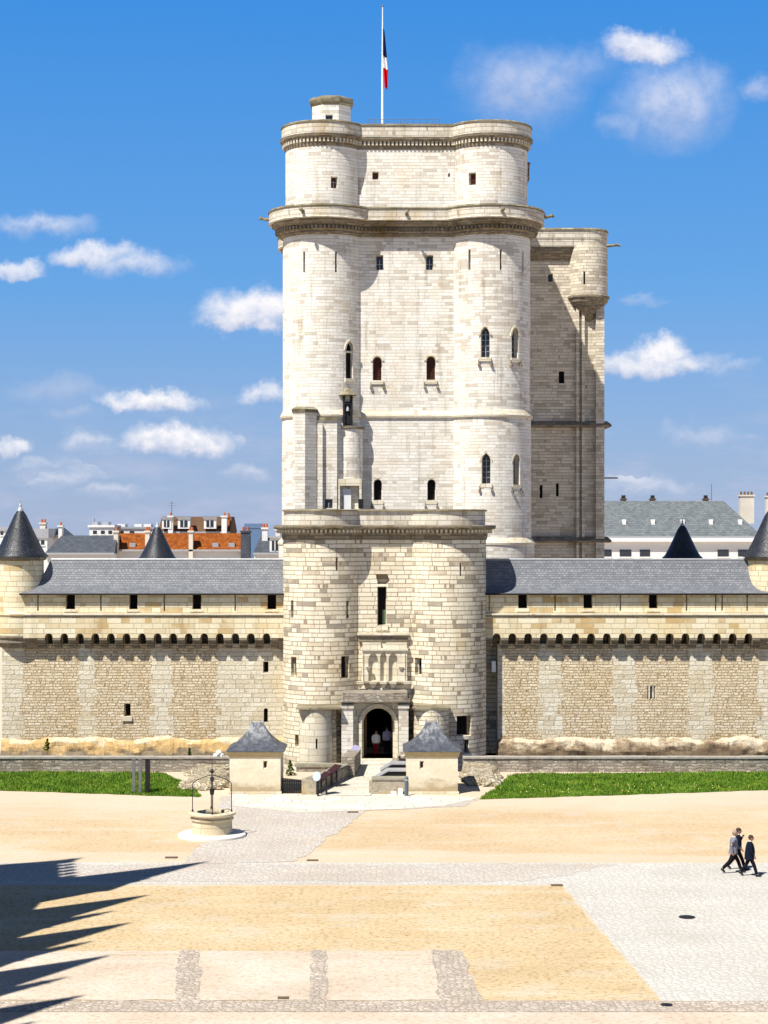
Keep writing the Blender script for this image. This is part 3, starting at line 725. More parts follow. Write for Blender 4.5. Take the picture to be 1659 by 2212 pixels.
# small latrine box on the right side of the keep
lx = KX+KT+2.6
MB().loft([[(lx+sx*.1, 143.2+sy*.1, 41.0) for sx, sy in ((-1, -1), (1, -1), (1, 1), (-1, 1))], [(lx-.3, 142.6, 41.5), (lx+.62, 142.6, 41.5), (lx+.62, 143.8, 41.5), (lx-.3, 143.8, 41.5)],
           [(lx-.3, 142.6, 42.7), (lx+.62, 142.6, 42.7), (lx+.62, 143.8, 42.7), (lx-.3, 143.8, 42.7)], [(lx-.3, 142.5, 42.75), (lx+.72, 142.5, 42.75), (lx+.72, 143.9, 42.75), (lx-.3, 143.9, 42.75)],
           [(lx-.3, 142.8, 43.0), (lx+.3, 142.8, 43.0), (lx+.3, 143.6, 43.0), (lx-.3, 143.6, 43.0)]]).build('latrine_box', M['weather'], keep)

# annex tower behind on the right
AY = 153.5; ax0, ax1 = 9.2, X(1303, AY); bx, by, br_ = X(1270, AY)+.05, AY+.35, 1.62
CIRC.append((bx, by, 1.62))
cut = MB(); ap = Plane(AY)
an = MB().box(ax0, ax1, AY, AY+7.5, -8, 38.9)
opening(keep, cut, ap, 1189, 600, 11, 18, style='frame', pane='glass', depth=.5)
opening(keep, cut, ap, 1213, 815, 12, 26, depth=.5)
opening(keep, cut, ap, 1169, 1062, 6, 28, depth=.5); opening(keep, cut, ap, 1204, 1058, 6, 28, depth=.5)
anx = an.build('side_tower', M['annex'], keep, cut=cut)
def rrect(x0, x1, y0, y1, r, z, o=0, N=14):
    x0 -= o; x1 += o; y0 -= o; y1 += o; r += o
    P = [(x0, y0, z)]
    P += [(x1-r+r*cos(a), y0+r+r*sin(a), z) for a in [-PI/2+PI/2*i/N for i in range(N+1)]]
    return P+[(x1, y1, z), (x0, y1, z)]
CR = (ax0, bx+br_, AY-.75, AY+7.8, 1.7)
MB().loft([rrect(*CR, z, o) for z, o in ((37.9, -.02), (38.5, .0), (38.55, .05), (39.2, .05))]).build('parapet', M['parapet'], anx)
MB().loft([rrect(*CR, z, o) for z, o in ((39.19, .12), (39.3, .14), (39.42, .02))]).build('coping', M['coping'], anx)
MB().loft([[(ax0, y, z), (ax1, y, z), (ax1+o, AY+7.4, z), (ax0, AY+7.4, z)] for y, z, o in ((AY-.05, 36.8, .05), (AY-.12, 37.0, .1), (AY-.4, 37.3, .3), (AY-.7, 37.95, .4))]).build('cornice', M['weather'], anx)
cut = MB(); opening(anx, cut, Round(bx, by, br_), 1262, 600, 4, 28, depth=.4)
MB().lathe(bx, by, [(br_, 33.9), (br_, 38.0)], 56).build('corner_turret', M['annex'], anx, cut=cut)
MB().lathe(bx, by, [(.2, 31.6), (.6, 32.0), (1.0, 32.6), (1.3, 32.9), (1.35, 33.1), (1.6, 33.35), (1.66, 33.6), (1.78, 33.7), (1.78, 33.82), (1.62, 33.92)], 48).build('turret_corbel', M['weather'], anx)
for a, b_, dpt in ((1244, 1250, .35), (1256, 1262, .35), (1286, 1304, .5)):
    MB().box(X(a, AY), X(b_, AY), AY-dpt, AY+.1, -8, 33.0).build('buttress', M['annex'], anx)
for z0 in (13.45, 23.0):
    MB().loft([[(ax0, AY-d, z), (ax1+d, AY-d, z), (ax1+d, AY+7.6, z), (ax0, AY+7.6, z)] for d, z in ((.4, z0), (.62, z0+.04), (.62, z0+.2), (.3, z0+.5))]).build('string_course', M['weather'], anx)
p = Vector((ax1+.6, AY-.3, 38.0)); MB().tube([p-Vector((.4, 0, 0)), p+Vector((.3, 0, .05)), p+Vector((.55, 0, .1)), p+Vector((.8, 0, 0))], [.15, .1, .14, .06], 7).build('gargoyle', M['coping'], anx)

# flag on its mast
fx = X(826, 146.5)
mast = thing('flagpole', (fx, 146.5, 44.3), 'white flagpole on the keep roof with a limp blue, white and red flag', 'flagpole')
MB().tube([(fx, 146.5, 44.3), (fx, 146.5, 50), (fx+.02, 146.5, Z(14, 146.5))], [.11, .09, .04], 10).build('pole', M['white'], mast, smooth=40)
MB().box(fx-.25, fx+.25, 146.25, 146.75, 44.28, 44.6).build('foot', M['greypost'], mast)
MB().ball((fx+.02, 146.5, Z(13, 146.5)), .09).build('finial', M['greypost'], mast)
fl = bpy.data.objects.new('tmp', None)
def flagband(z0, z1, w0, w1, mat, par, off0=0, off1=0):
    b = MB(); N, K = 14, 8; g_ = []
    for side in (0, 1):
        for j in range(K+1):
            s = j/K; z = z1+(z0-z1)*s; wd = w1+(w0-w1)*s; of = off1+(off0-off1)*s
            for i in range(N+1):
                u = i/N; x = fx+.07+of+wd*u; y = 146.45+.11*sin(u*9+z*1.3)+(side-.5)*.012
                g_.append((x, y, z-.12*u+.05*sin(u*7)))
    n = N+1; H = (K+1)*n; fs = []
    for j in range(K):
        for i in range(N):
            a = j*n+i; fs += [(a, a+1, a+n+1, a+n), (a+H, a+n+H, a+n+1+H, a+1+H)]
    for i in range(N): fs += [(i, i+H, i+1+H, i+1), (K*n+i, K*n+i+1, K*n+i+1+H, K*n+i+H)]
    for j in range(K): fs += [(j*n, j*n+n, j*n+n+H, j*n+H), (j*n+N, j*n+N+H, j*n+n+N+H, j*n+n+N)]
    return b.add(g_, fs).build('flag', M[mat], par, smooth=60)
zt = Z(62, 146.5)
f1 = flagband(Z(122, 146.5), zt, .30, .08, 'flagblue', mast)
f2 = flagband(Z(148, 146.5), Z(122, 146.5)+.02, .38, .30, 'flagwhite', mast)
f3 = flagband(Z(190, 146.5), Z(148, 146.5)+.02, .26, .38, 'flagred', mast, .10, .0)

# ================================================================== GATEHOUSE
GL, GR_, GY, GRR = -4.0, 4.08, 120.8, 2.58
CIRC += [(GL, GY, 2.58), (GR_, GY, 2.58)]
GP = GY-1.25
def gate_outline(o, z, N=40, f=0):
    r = GRR+o; a = GY-(GP-o); P = []
    P.append((GL-r, GY+8+o, z))
    e = PI+math.acos(-(-sqrt(r*r-a*a))/r) if False else None
    # left tower: from due left (pi) through front to the junction with the gate wall
    j = math.asin(a/r)                      # junction: local angle -(j) measured from +x
    for i in range(N+1):
        th = PI+(PI-j)*i/N; P.append((GL+r*cos(th), GY+r*sin(th), z))
    for i in range(N+1):
        th = PI+j+(PI-j)*i/N; P.append((GR_+r*cos(th), GY+r*sin(th), z))
    P.append((GR_+r, GY+8+o, z))
    return P
gate = thing('gatehouse', (0, GY, -8), 'stone gatehouse with two round towers and an arched portal in front of the keep', 'gatehouse')
gl, gr2, gp = Round(GL, GY, GRR), Round(GR_, GY, GRR), Plane(GP)
cut = MB()
for s_, px, py, wv, h in ((gl, 631, 1316, 6, 38), (gl, 751, 1317, 6, 38), (gl, 728, 1218, 5, 28), (gr2, 995, 1230, 4, 28), (gr2, 1041, 1318, 5, 38)):
    opening(gate, cut, s_, px, py, wv, h)
for s_, px, py, wv, h in ((gl, 634, 1440, 12, 42), (gl, 746, 1441, 17, 48), (gr2, 903, 1440, 14, 38)):
    opening(gate, cut, s_, px, py, wv, h, style='frame', pane='void', depth=.6, name='window')
opening(gate, cut, gr2, 1003, 1568, 32, 44, style='frame', pane='void', depth=.8, name='window')
opening(gate, cut, gr2, 1008, 1612, 10, 28); opening(gate, cut, gr2, 900, 1526, 8, 11, depth=.4)
opening(gate, cut, gp, 825, 1309, 20, 84, style='sill', pane='void', depth=.7, name='window', label='tall narrow window above the portal')
for px in (729,): opening(gate, cut, gl, 641, 1600, 8, 26)
MB().box(X(826, GP), X(834, GP), GP+.5, GP+.56, Z(1348, GP), Z(1318, GP)).build('pane', M['greenglass'], gate)
# broken niche above the tall window
cc = lambda a, z, d: (a, GP-d, z)
cut.extr([(X(816, GP), Z(1262, GP)), (X(834, GP), Z(1262, GP)), (X(842, GP), Z(1254, GP)), (X(836, GP), Z(1240, GP)), (X(811, GP), Z(1240, GP))], cc, .5, -.6)
cut.box(X(775, GP)+.1, X(857, GP)-.6, GP-.2, GP-.0001, -9, -8.5)
# passage
cut.extr([(x+X(817, GP), z) for x, z in arch_poly(2.12, .1, 3.45, 'round')], lambda a, z, d: (a, GP-d, z), .5, -9)
MB().loft([gate_outline(0, -8), gate_outline(0, 14.35)]).build('wall', M['gate'], gate, cut=cut)
MB().extr([(x+X(817, GP), z) for x, z in arch_poly(2.2, 0, 3.5, 'round')], lambda a, z, d: (a, GP-d, z), -8.6, -9.2).build('passage_end', M['void'], gate)
def gring(name, L, mat, par=None):
    return MB().loft([gate_outline(o, z) for o, z in L]).build(name, M[mat], par or gate)
co = gring('cornice', [(-.02, 13.9), (.05, 13.95), (.09, 14.12), (.11, 14.5), (.16, 14.55), (.58, 14.63), (.64, 14.74), (.62, 14.86), (-.02, 14.9)], 'weather')
fz = MB()
for p, t_, n_ in sample_path(gate_outline(.14, 0), .27):
    if n_[1] < .1: fz.obox(p, t_, n_, .14, -.05, .26, 14.36, 14.58)
_f = fz.build('corbel_frieze', M['trim'], co); tag(_f, kind='stuff')
gring('parapet', [(-.06, 14.88), (-.06, 15.78)], 'parapet')
gring('coping', [(-.1, 15.775), (.07, 15.78), (.07, 15.86), (-.1, 15.9)], 'coping')
# ledge, niche panel
zl = Z(1369, GP)
MB().box(X(772, GP), X(883, GP), GP-.34, GP+.1, zl-.08, zl+.06).build('ledge', M['trim'], gate)
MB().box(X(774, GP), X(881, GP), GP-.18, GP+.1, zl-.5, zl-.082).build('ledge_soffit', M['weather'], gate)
cut = MB(); PY = GP-.32
zt_, zb = Z(1388, PY), Z(1474, PY)
for px, wv in ((806, 24), (828, 16), (849, 22)):
    cut.extr([(a+X(px, PY), z) for a, z in arch_poly(wv/4000*PY*.85, zb+.08, Z(1409, PY), 'point')], lambda a, z, d: (a, PY-d, z), .5, -.27)
cut.box(X(823, PY), X(834, PY), PY-.3, PY+.2, zt_-.36, zt_+.2)
pn = MB().box(X(783, PY), X(879, PY), PY, GP+.1, zb, zt_).build('niche_panel', M['trim'], gate, cut=cut)
MB().box(X(778, PY), X(882, PY), PY-.1, PY+.05, Z(1408, PY)+.06, Z(1404, PY)+.1).build('moulding', M['trim'], pn)
for px in (778, 806, 828, 849, 879):
    c_ = X(px, PY); z_ = Z(1476, PY)
    MB().loft([[(c_+a*s, PY-.02+b*s*1.0, z) for a, b in ((-1, -1), (1, -1), (1, .3), (-1, .3))] for s, z in ((.05, z_-.3), (.14, z_-.16), (.22, z_-.02), (.24, z_+.1), (.24, z_+.14))]).build('corbel', M['trim'], pn)
for px in (795, 866):
    c_ = X(px, PY); MB().loft([[(c_+a*s, PY-.0+b*s, z) for a, b in ((-1, -1), (1, -1), (1, .2), (-1, .2))] for s, z in ((.04, Z(1441, PY)-.2), (.14, Z(1441, PY)-.05), (.17, Z(1441, PY)+.03))]).build('corbel', M['trim'], pn)
for px in (784, 874):
    c_ = X(px, PY); MB().tube([(c_, PY-.03, zb+.05), (c_, PY-.03, Z(1412, PY))], .045, 8).build('colonnette', M['trim'], pn)
# small relieving gable over the portal
gq = MB(); yy_ = GP-.2
for sgn in (-1, 1):
    a = X(829, yy_); gq.add([(a, yy_-.1, Z(1483, yy_)), (a+sgn*.95, yy_-.1, Z(1499, yy_)), (a+sgn*.95, yy_-.1, Z(1503, yy_)), (a, yy_-.1, Z(1488, yy_)), (a, yy_+.4, Z(1483, yy_)), (a+sgn*.95, yy_+.4, Z(1499, yy_)), (a+sgn*.95, yy_+.4, Z(1503, yy_)), (a, yy_+.4, Z(1488, yy_))],
                           [(0,1,2,3),(7,6,5,4),(0,4,5,1),(1,5,6,2),(2,6,7,3),(3,7,4,0)])
gq.build('relieving_gable', M['trim'], gate)
# portal block
PB = 117.3
cut = MB()
cut.extr([(x+X(817, PB), z) for x, z in arch_poly(2.08, .1, 3.36, 'round')], lambda a, z, d: (a, PB-d, z), .8, -3)
port = MB().box(X(745, PB), X(878, PB), PB, GP+.3, -8, 3.72).build('portal', M['trim'], gate, cut=cut)
ar = MB(); Pi = arch_poly(2.08, .1, 3.36, 'round'); Po = arch_poly(2.50, .1, 3.57, 'round'); sel = range(2, len(Pi))
def arch_ring(b, Pi, Po, cx, y0, y1):
    sel = list(range(1, len(Pi)))+[0]
    for a_, b_ in zip(sel[:-1], sel[1:]):
        q = [(P_[i][0]+cx, y, P_[i][1]) for y in (y0, y1) for (P_, i) in ((Pi, a_), (Pi, b_), (Po, b_), (Po, a_))]
        b.add(q, [(0,1,2,3),(7,6,5,4),(0,4,5,1),(1,5,6,2),(2,6,7,3),(3,7,4,0)])
arch_ring(ar, Pi, Po, X(817, PB), PB-.14, PB+.1); ar.build('arch_moulding', M['trim'], port)
ar = MB(); arch_ring(ar, arch_poly(1.86, .1, 3.25, 'round'), arch_poly(2.14, .1, 3.39, 'round'), X(817, PB), PB+.25, PB+.55); ar.build('inner_arch', M['trim'], port)
for a, b_ in ((738, 763), (861, 882)):
    MB().box(X(a, PB), X(b_, PB), PB-.55, PB+.1, -8, 3.3).build('pilaster', M['keep'], port)
    MB().box(X(a, PB)-.05, X(b_, PB)+.05, PB-.62, PB+.1, 3.3, 3.56).build('capital', M['parapet'], port)
MB().box(X(737, PB)-.08, X(882, PB)+.1, PB-.75, GP+.2, 3.724, 3.95).box(X(741, PB), X(880, PB), PB-.6, GP+.2, 3.953, 4.28).build('canopy', M['yard_wall'], port)
MB().box(X(775, PB), X(862, PB), PB-.9, PB+2.4, -.3, .1).build('threshold', M['trim'], port)
# door leaves folded back in the passage
MB().box(X(787, PB)-.02, X(787, PB)+.14, PB+1.6, PB+2.9, .12, 2.6).build('door_leaf', M['wood'], port)
MB().box(X(846, PB), X(846, PB)+.14, PB+1.6, PB+2.9, .12, 2.6).build('door_leaf', M['wood'], port)
# low round turrets flanking the portal
for cx_, r_, w0, w1, slit in ((X(682, 117.4), 1.04, 641, 737, 684), (X(931, 117.4), 1.12, 890, 971, 931)):
    CIRC.append((cx_, 117.4, 1.04)); cut = MB()
    sd_ = None
    opening(gate, cut, Round(cx_, 117.4, r_), slit, 1607, 4, 22, depth=.35)
    tb = MB().lathe(cx_, 117.4, [(r_*.5, -2.2), (r_*.9, -.9), (r_, -.3), (r_, 3.3)], 48).build('flanking_turret', M['gate' if slit > 900 else 'trim'], gate, cut=cut)
    MB().box(X(w0, 117.0), X(w1, 117.0), 116.25, GP+.4, 3.304, 3.42).build('turret_cap', M['coping'], tb)
    MB().box(cx_-.3, cx_+1.3 if cx_ < 0 else cx_+.9, 117.4, GP+.6, -8, 3.3).build('link_wall', M['gate'], tb)

# ---- bits on the gatehouse terrace, in front of the keep
TY = 137.6
tr_ = thing('entrance_tower', (X(705, TY), TY+1, 0), 'pale stair tower with angular buttress and round oriel between gatehouse and keep', 'stair tower')
ox, oy = X(755, TY), TY+1.38
CIRC.append((ox, oy, .97))
cut = MB()
opening(tr_, cut, Plane(TY), 710, 1088, 19, 21, style='bars', pane='glass', depth=.3)
MB().box(X(672, TY), X(728, TY), TY, TY+1.5, 0, Z(908, TY)).build('wall', M['keep'], tr_, cut=cut)
MB().box(X(672, TY)-.03, X(731, TY), TY-.12, TY+1.6, Z(908, TY)+.003, Z(901, TY)).build('coping', M['coping'], tr_)
MB().box(X(686, TY), X(697, TY), TY-.3, TY+.1, 0, Z(915, TY)).build('pilaster', M['keep'], tr_)
bu = lambda z, o=0: [(X(633, TY)-o, TY+1.0, z), (X(633, TY)-o, TY-.35-o, z), (X(638, TY)-o, TY-.85-o, z), (X(660, TY), TY-.95-o, z), (X(684, TY)+o, TY-.2-o, z), (X(684, TY)+o, TY+1.0, z)]
bt_ = MB().loft([bu(0), bu(Z(892, TY))]).build('buttress', M['keep'], tr_)
MB().loft([bu(Z(892, TY)+.003, .06), bu(Z(885, TY), .1), bu(Z(880, TY), -.12)]).build('cap', M['coping'], bt_)
MB().lathe(ox, oy, [(.97, Z(1034, TY)+.02), (.97, Z(926, TY))], 48).build('oriel', M['keep'], tr_)
MB().lathe(ox, oy, [(1.0, Z(926, TY)+.003), (1.08, Z(925, TY)+.02), (1.08, Z(920, TY)), (1.0, Z(919, TY))], 48).build('oriel_cornice', M['weather'], tr_)
MB().box(X(729, TY), X(734, TY), TY+.1, TY+.9, 8, Z(1034, TY)).box(X(776, TY), X(781, TY), TY+.1, TY+1.7, 8, Z(1034, TY)).box(X(734, TY)+.003, X(776, TY)-.003, TY+.1, TY+.9, Z(1049, TY), Z(1034, TY)).build('door_frame', M['trim'], tr_)
MB().box(X(734, TY)+.01, X(776, TY)-.01, TY+.75, TY+.8, 8, Z(1049, TY)-.005).build('passage', M['keep'], tr_)
MB().box(X(741, TY), X(758, TY), TY+.45, TY+.72, 8, Z(1056, TY)).build('door', M['white'], tr_)
MB().box(X(774, TY), X(782, TY)+.1, TY-.1, TY+.05, Z(1098, TY), Z(1078, TY)).build('lamp_box', M['black'], tr_)
# belfry
bxx, by_ = X(751, TY), TY+.72
bel = thing('belfry', (bxx, by_, Z(919, TY)), 'small black timber belfry with a pointed roof standing on the round oriel', 'belfry')
zb0, zb1 = Z(919, TY), Z(852, TY)
for sx in (-1, 1):
    for sy in (-1, 1):
        MB().box(bxx+sx*.28-.08, bxx+sx*.28+.08, by_+sy*.28-.08, by_+sy*.28+.08, zb0, zb1).build('post', M['black'], bel)
MB().box(bxx-.27, bxx+.27, by_-.22, by_+.3, zb0+.05, zb1-.5).build('bell_housing', M['black'], bel)
MB().lathe(bxx, by_-.28, [(.13, zb0+1.1), (.11, zb0+1.25), (.06, zb0+1.42)], 16).build('bell', M['lead'], bel)
MB().lathe(bxx, by_, [(.70, zb1-.04), (.74, zb1), (.25, zb1+.42), (.04, zb1+.55)], 8, PI/8).build('roof', M['coping'], bel)
for z_ in (zb0+.3, zb0+1.6): MB().box(bxx-.26, bxx+.26, by_-.4, by_-.35, z_, z_+.08).build('rail', M['black'], bel)

# ================================================================== CURTAIN WALLS
def curtain(x0, x1, roof0, roof1, ridge0, ridge1, mat, foot, label, emb, grooves, arches, wins, side):
    root = thing('curtain_wall', ((x0+x1)/2, YC, -8), label, 'curtain wall', 'curtain walls either side of the gatehouse')
    cut = MB()
    for px in arches:
        xa = X(px, YC-.72); cut.extr([(a+xa, z) for a, z in arch_poly(.44, 7.12, 7.80, 'round')], lambda a, z, d: (a, YC-d, z), .5, -1.3)
    for w_ in wins:
        opening(root, cut, Plane(YC), *w_[:4], **w_[4])
    xw = x0 if side < 0 else X(1075, YC)
    MB().box(xw, x1, YC, YC+3.2, -8, 9.0).build('wall', M[mat], root, cut=cut)
    if side > 0: MB().box(x0, xw+.2, YC+1.5, YC+3.1, -8, 8.98).build('recessed_wall', M['gate'], root)
    # parapet on corbels, arched between them
    YP = YC-.72; z0 = 7.55; cut = MB()
    xs = [X(px, YP) for px in arches]
    for xa in xs:
        cut.extr([(a+xa, z) for a, z in arch_poly(.5, z0-.3, z0+.30, 'round')], lambda a, z, d: (a, YP-d, z), .5, -1.2)
    px0, px1 = max(x0, X(55, YC)), min(x1, X(1660, YC))
    MB().box(px0, px1, YP, YC+.05, z0, 9.03).build('parapet', M['upper'], root, cut=cut)
    sp = xs[1]-xs[0]
    cb = [xs[0]-sp/2]+[x+sp/2 for x in xs]
    for xa in cb:
        b = MB()
        for k, (zz, dd) in enumerate(((7.30, .70), (7.06, .50), (6.82, .28))):
            N = 6; P = [(YC+.05, zz), (YC-dd*.4, zz)]+[(YC-dd+.12-.12*sin(PI/2*i/N), zz+.12-.12*cos(PI/2*i/N)) for i in range(N+1)]+[(YC-dd, zz+.245), (YC+.05, zz+.245)]
            b.extr(P, lambda a, z, d: (xa+d, a, z), -.25, .25)
        b.build('corbel', M['weather'], root)
    for (a, c_) in ((px0, cb[0]-.26), (cb[-1]+.26, px1)):       # plain stretch of overhang at either end
        if c_-a > .1: MB().extr([(YC+.05, 6.75), (YC-.15, 6.8), (YC-.7, 7.5), (YC-.7, 7.548), (YC+.05, 7.548)], lambda q, z, d: (d, q, z), a, c_).build('overhang', M['weather'], root)
    YS = YC-.52
    MB().box(px0, px1, YP-.1, YC, 9.032, 9.14).build('string_course', M['trim'], root)
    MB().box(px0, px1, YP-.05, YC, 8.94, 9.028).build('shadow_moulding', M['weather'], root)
    cut = MB()
    for px, wv in emb:
        opening(root, cut, Plane(YS), px, 1296 if side > 0 else 1300, wv, 36 if side > 0 else 32, style='slit', depth=1.0, name='embrasure')
        c_ = X(px, YS); MB().box(c_-.42, c_+.42, YS-.05, YS+.2, 9.26, 9.36).build('sill', M['trim'], root)
    for px in grooves:
        c_ = X(px, YS); cut.box(c_-.05, c_+.05, YS-.1, YS+.25, 9.3, 10.6)
    MB().box(px0, px1, YS, YC+3, 9.142, 10.42).build('upper_wall', M['upper'], root, cut=cut)
    # bell-cast roof
    prof = [(0, 10.38), (.05, 10.46), (.5, 10.62), (.95, 10.92), (1.3, 11.35), (1.6, 11.9), (1.8, 12.35), (1.95, 12.62)]
    yf = YS-.28; yb = YC+3.3; Lr = len(prof); rings = []
    for d, z in prof:
        f = d/1.95
        a = roof0+(ridge0-roof0)*(d/1.95); c_ = roof1+(ridge1-roof1)*(d/1.95)
        rings.append([(a, yf+d, z), (c_, yf+d, z), (c_, yb-d*.9, z), (a, yb-d*.9, z)])
    rf = MB().loft(rings).build('roof', M['slate'], root)
    yr = yf+1.95
    MB().tube([(ridge0, yr, 12.62), (ridge1, yr, 12.62)], .07, 6).build('ridge', M['lead'], rf)
    gt = MB().tube([(roof0, yf-.05, 10.40), (roof1, yf-.05, 10.40)], .07, 6).build('gutter', M['black'], root)
    # ragged battered footing
    b = MB(); NX = int((x1-x0)*7); NZ = 12; vs = []; fs = []
    for j in range(NZ+1):
        for i in range(NX+1):
            x = xw+(x1-xw)*i/NX; s = j/NZ
            h = 1.0+.25*noise.noise(Vector((x*.45, side*9, 0)))+.12*noise.noise(Vector((x*2.1, 3, 0)))
            z = h-s*(h+2.5); out = .12+.9*s**.8+.16*noise.noise(Vector((x*1.5, z*2.5, 1)))+.07*noise.noise(Vector((x*4.5, z*5, 2)))
            if j == 0: out = -.05
            vs.append((x, YC-max(-.05, out), z))
    for j in range(NZ):
        for i in range(NX):
            a = j*(NX+1)+i; fs.append((a, a+NX+1, a+NX+2, a+1))
    vs2 = [(x, YC+.3, z) for x, y, z in vs]; n = len(vs); fs += [(d+n, c+n, b_+n, a+n) for a, b_, c, d in fs]
    edge = list(range(NX+1)); 
    for i in range(NX): fs.append((i, i+1, i+1+n, i+n)); q = NZ*(NX+1)+i; fs.append((q+1, q, q+n, q+n+1))
    for j in range(NZ):
        a = j*(NX+1); fs.append((a, a+n, a+NX+1+n, a+NX+1)); a += NX; fs.append((a, a+NX+1, a+NX+1+n, a+n))
    b.add(vs+vs2, fs).build('footing', M[foot], root)
    return root
ea = [X(p, YC) for p in (2, 612, 1052, 1659)]
wl = [(574, 1441, 12, 24, dict(style='frame', pane='void', name='window')), (275, 1534, 14, 28, dict(style='sill', pane='void', name='window')), (574, 1545, 9, 30, dict(kind='round', depth=.6))]
curtain(X(4, YC), -6.2, X(47, YC), -6.3, X(104, YC), -6.3, 'curtain_l', 'foot_l', 'long buff curtain wall with arched corbels and grey slate roof, left of the gatehouse',
        [(152, 20), (288, 18), (425, 19), (587, 19)], [82, 218, 355, 508], [105+33.6*i for i in range(15)], wl, -1)
wr = [(1407, 1496, 18, 30, dict(style='frame', pane='void', depth=.35, name='window'))]
cr = curtain(6.45, X(1709, YC), 6.5, X(1662, YC), 6.5, X(1628, YC), 'curtain_r', 'foot_r', 'long buff curtain wall with pale upright bands and slate roof, right of the gatehouse',
        [(1129, 19), (1270, 19), (1411, 18)], [1057, 1199, 1340, 1483, 1546, 1560, 1614], [1073+34.0*i for i in range(17)], wr, 1)
MB().box(X(1401, YC), X(1404, YC), YC-.02, YC+.2, Z(1510, YC), Z(1482, YC)).box(X(1409, YC), X(1412, YC), YC-.02, YC+.2, Z(1510, YC), Z(1482, YC)).build('shutter_board', M['trim'], cr)
MB().box(X(1062, YC), X(1071, YC), YC-.05, YC+1.6, Z(1452, YC), Z(1428, YC)).build('plaque', M['white'], cr)

# ---- corner turrets
M['shaft'] = stone('turret_ashlar', [(0, (.72, .66, .52)), (.5, (.66, .59, .44)), (1, (.56, .48, .33))], (.40, .32, .21), .5, .26, .02, .75, .05, .6, (.44, .35, .2), .4)[0]
def turret(cx, cy, dz, label, rr=1.0, full=True):   # full: stands on its own shaft; otherwise corbelled out of the wall
    root = thing('corner_turret', (cx, cy, -8), label, 'turret', 'cone roofed turrets at the corners of the enclosure')
    CIRC.append((cx, cy, 1.3)); r1, r2 = 1.28*rr, 1.52*rr
    rs = r1
    if full: MB().lathe(cx, cy, [(rs*1.25, -8), (rs*1.1, -.5), (rs*1.02, 1.2), (rs, 7.0)], 48).build('shaft', M['shaft'], root)
    MB().lathe(cx, cy, [(rs*.98, 6.85), (rs+.1, 6.9), (rs+.2, 7.15), (rs+.32, 7.2), (r2+.1, 7.45), (r2+.12, 7.5), (r2+.2, 7.55), (r2+.2, 7.7)], 48).build('corbelling', M['weather'], root)
    MB().lathe(cx, cy, [(r2+.2, 7.702), (r2+.2, 9.0), (r2+.28, 9.03), (r2+.28, 9.12), (r2, 9.2), (r2, 12.7+dz)], 48).build('drum', M['upper'], root)
    MB().lathe(cx, cy, [(r2-.02, 12.55+dz), (r2+.16, 12.6+dz), (r2+.2, 12.78+dz), (r2, 12.8+dz)], 48).build('cornice', M['weather'], root)
    e = 12.78+dz; R_ = r2+.32
    cn = MB().lathe(cx, cy, [(R_, e), (R_, e+.06), (R_*.86, e+.30), (R_*.70, e+.85), (R_*.48, e+1.7), (R_*.22, e+2.75), (.13, e+3.15)], 56).build('cone_roof', M['slate_dark'], root, smooth=50)
    MB().lathe(cx, cy, [(.27, e+2.85), (.19, e+3.12), (.09, e+3.3), (.10, e+3.4), (.04, e+3.55), (.03, e+3.75)], 12).build('finial', M['lead'], cn)
    return root
turret(X(38, YC), YC+.92, 0, 'corner turret with dark cone roof at the left end of the near wall', full=False)
turret(X(1672, YC), YC+.92, 0, 'corner turret with dark cone roof cut by the right edge of the photo', full=False)
turret(X(340, 172), 172, -1.1, 'far turret whose dark cone shows in front of the orange tiled roof', 1.02)
turret(X(1474, 172), 172, -.95, 'far turret whose dark cone shows in front of the long grey slate roof', 1.02)

# ================================================================== MOAT EDGE WALLS
def low_wall(x0, x1, label, h=.8, ym=111.62):
    root = thing('moat_wall', ((x0+x1)/2, ym+.25, -8), label, 'low wall', 'low stone walls along the moat')
    MB().box(x0, x1, ym, ym+.5, -8, h).build('wall', M['yard_wall'], root)
    c = MB(); x = x0
    while x < x1-.01:
        L = min(random.uniform(1.0, 1.7), x1-x); c.box(x+.005, x+L-.005, ym-.06+random.uniform(-.01, .01), ym+.56, h+.002, h+.11+random.uniform(-.012, .012)); x += L
    c.build('coping', plain('grey_coping_stone', (.40, .37, .32), .9, .1, 0, .6, 2), root)
    return root
low_wall(-40, X(497, 111.6), 'low weathered stone wall with grey coping behind the left lawn')
low_wall(X(1000, 111.6), 42, 'low weathered stone wall with grey coping behind the right lawn')
MW = plain('lichened_grey_cap', (.30, .28, .22), .9, .1, 0, .6, 3)
bl = thing('bridge_parapet', (-3.9, 110, 0), 'stubby lichened parapet left of the gatehouse bridge', 'parapet')
MB().box(X(640, 111.6), X(735, 111.6), 111.62, 112.1, -8, .3).build('wall', M['yard_wall'], bl)
MB().box(X(636, 111.6), X(738, 111.6), 111.55, 112.2, .303, .47).build('coping', MW, bl)
def skew(b, p0, p1, w_, z0, z1, z2=None):
    # wall from p0 to p1 (x, y), thickness w_, top rising from z1 to z2
    d = Vector(p1)-Vector(p0); n_ = Vector((-d.y, d.x)).normalized()*w_/2; z2 = z1 if z2 is None else z2
    P = []
    for (q, zt2) in ((p0, z1), (p1, z2)):
        for s in (-1, 1): P += [(q[0]+s*n_.x, q[1]+s*n_.y, z0), (q[0]+s*n_.x, q[1]+s*n_.y, zt2)]
    return b.add(P, [(0, 1, 3, 2), (4, 6, 7, 5), (0, 4, 5, 1), (2, 3, 7, 6), (1, 5, 7, 3), (0, 2, 6, 4)])
skew(MB(), (X(752, 109), 108.8), (X(766, 114), 114.2), .75, -8, 1.25, 1.05).build('pier', M['yard_wall'], bl)
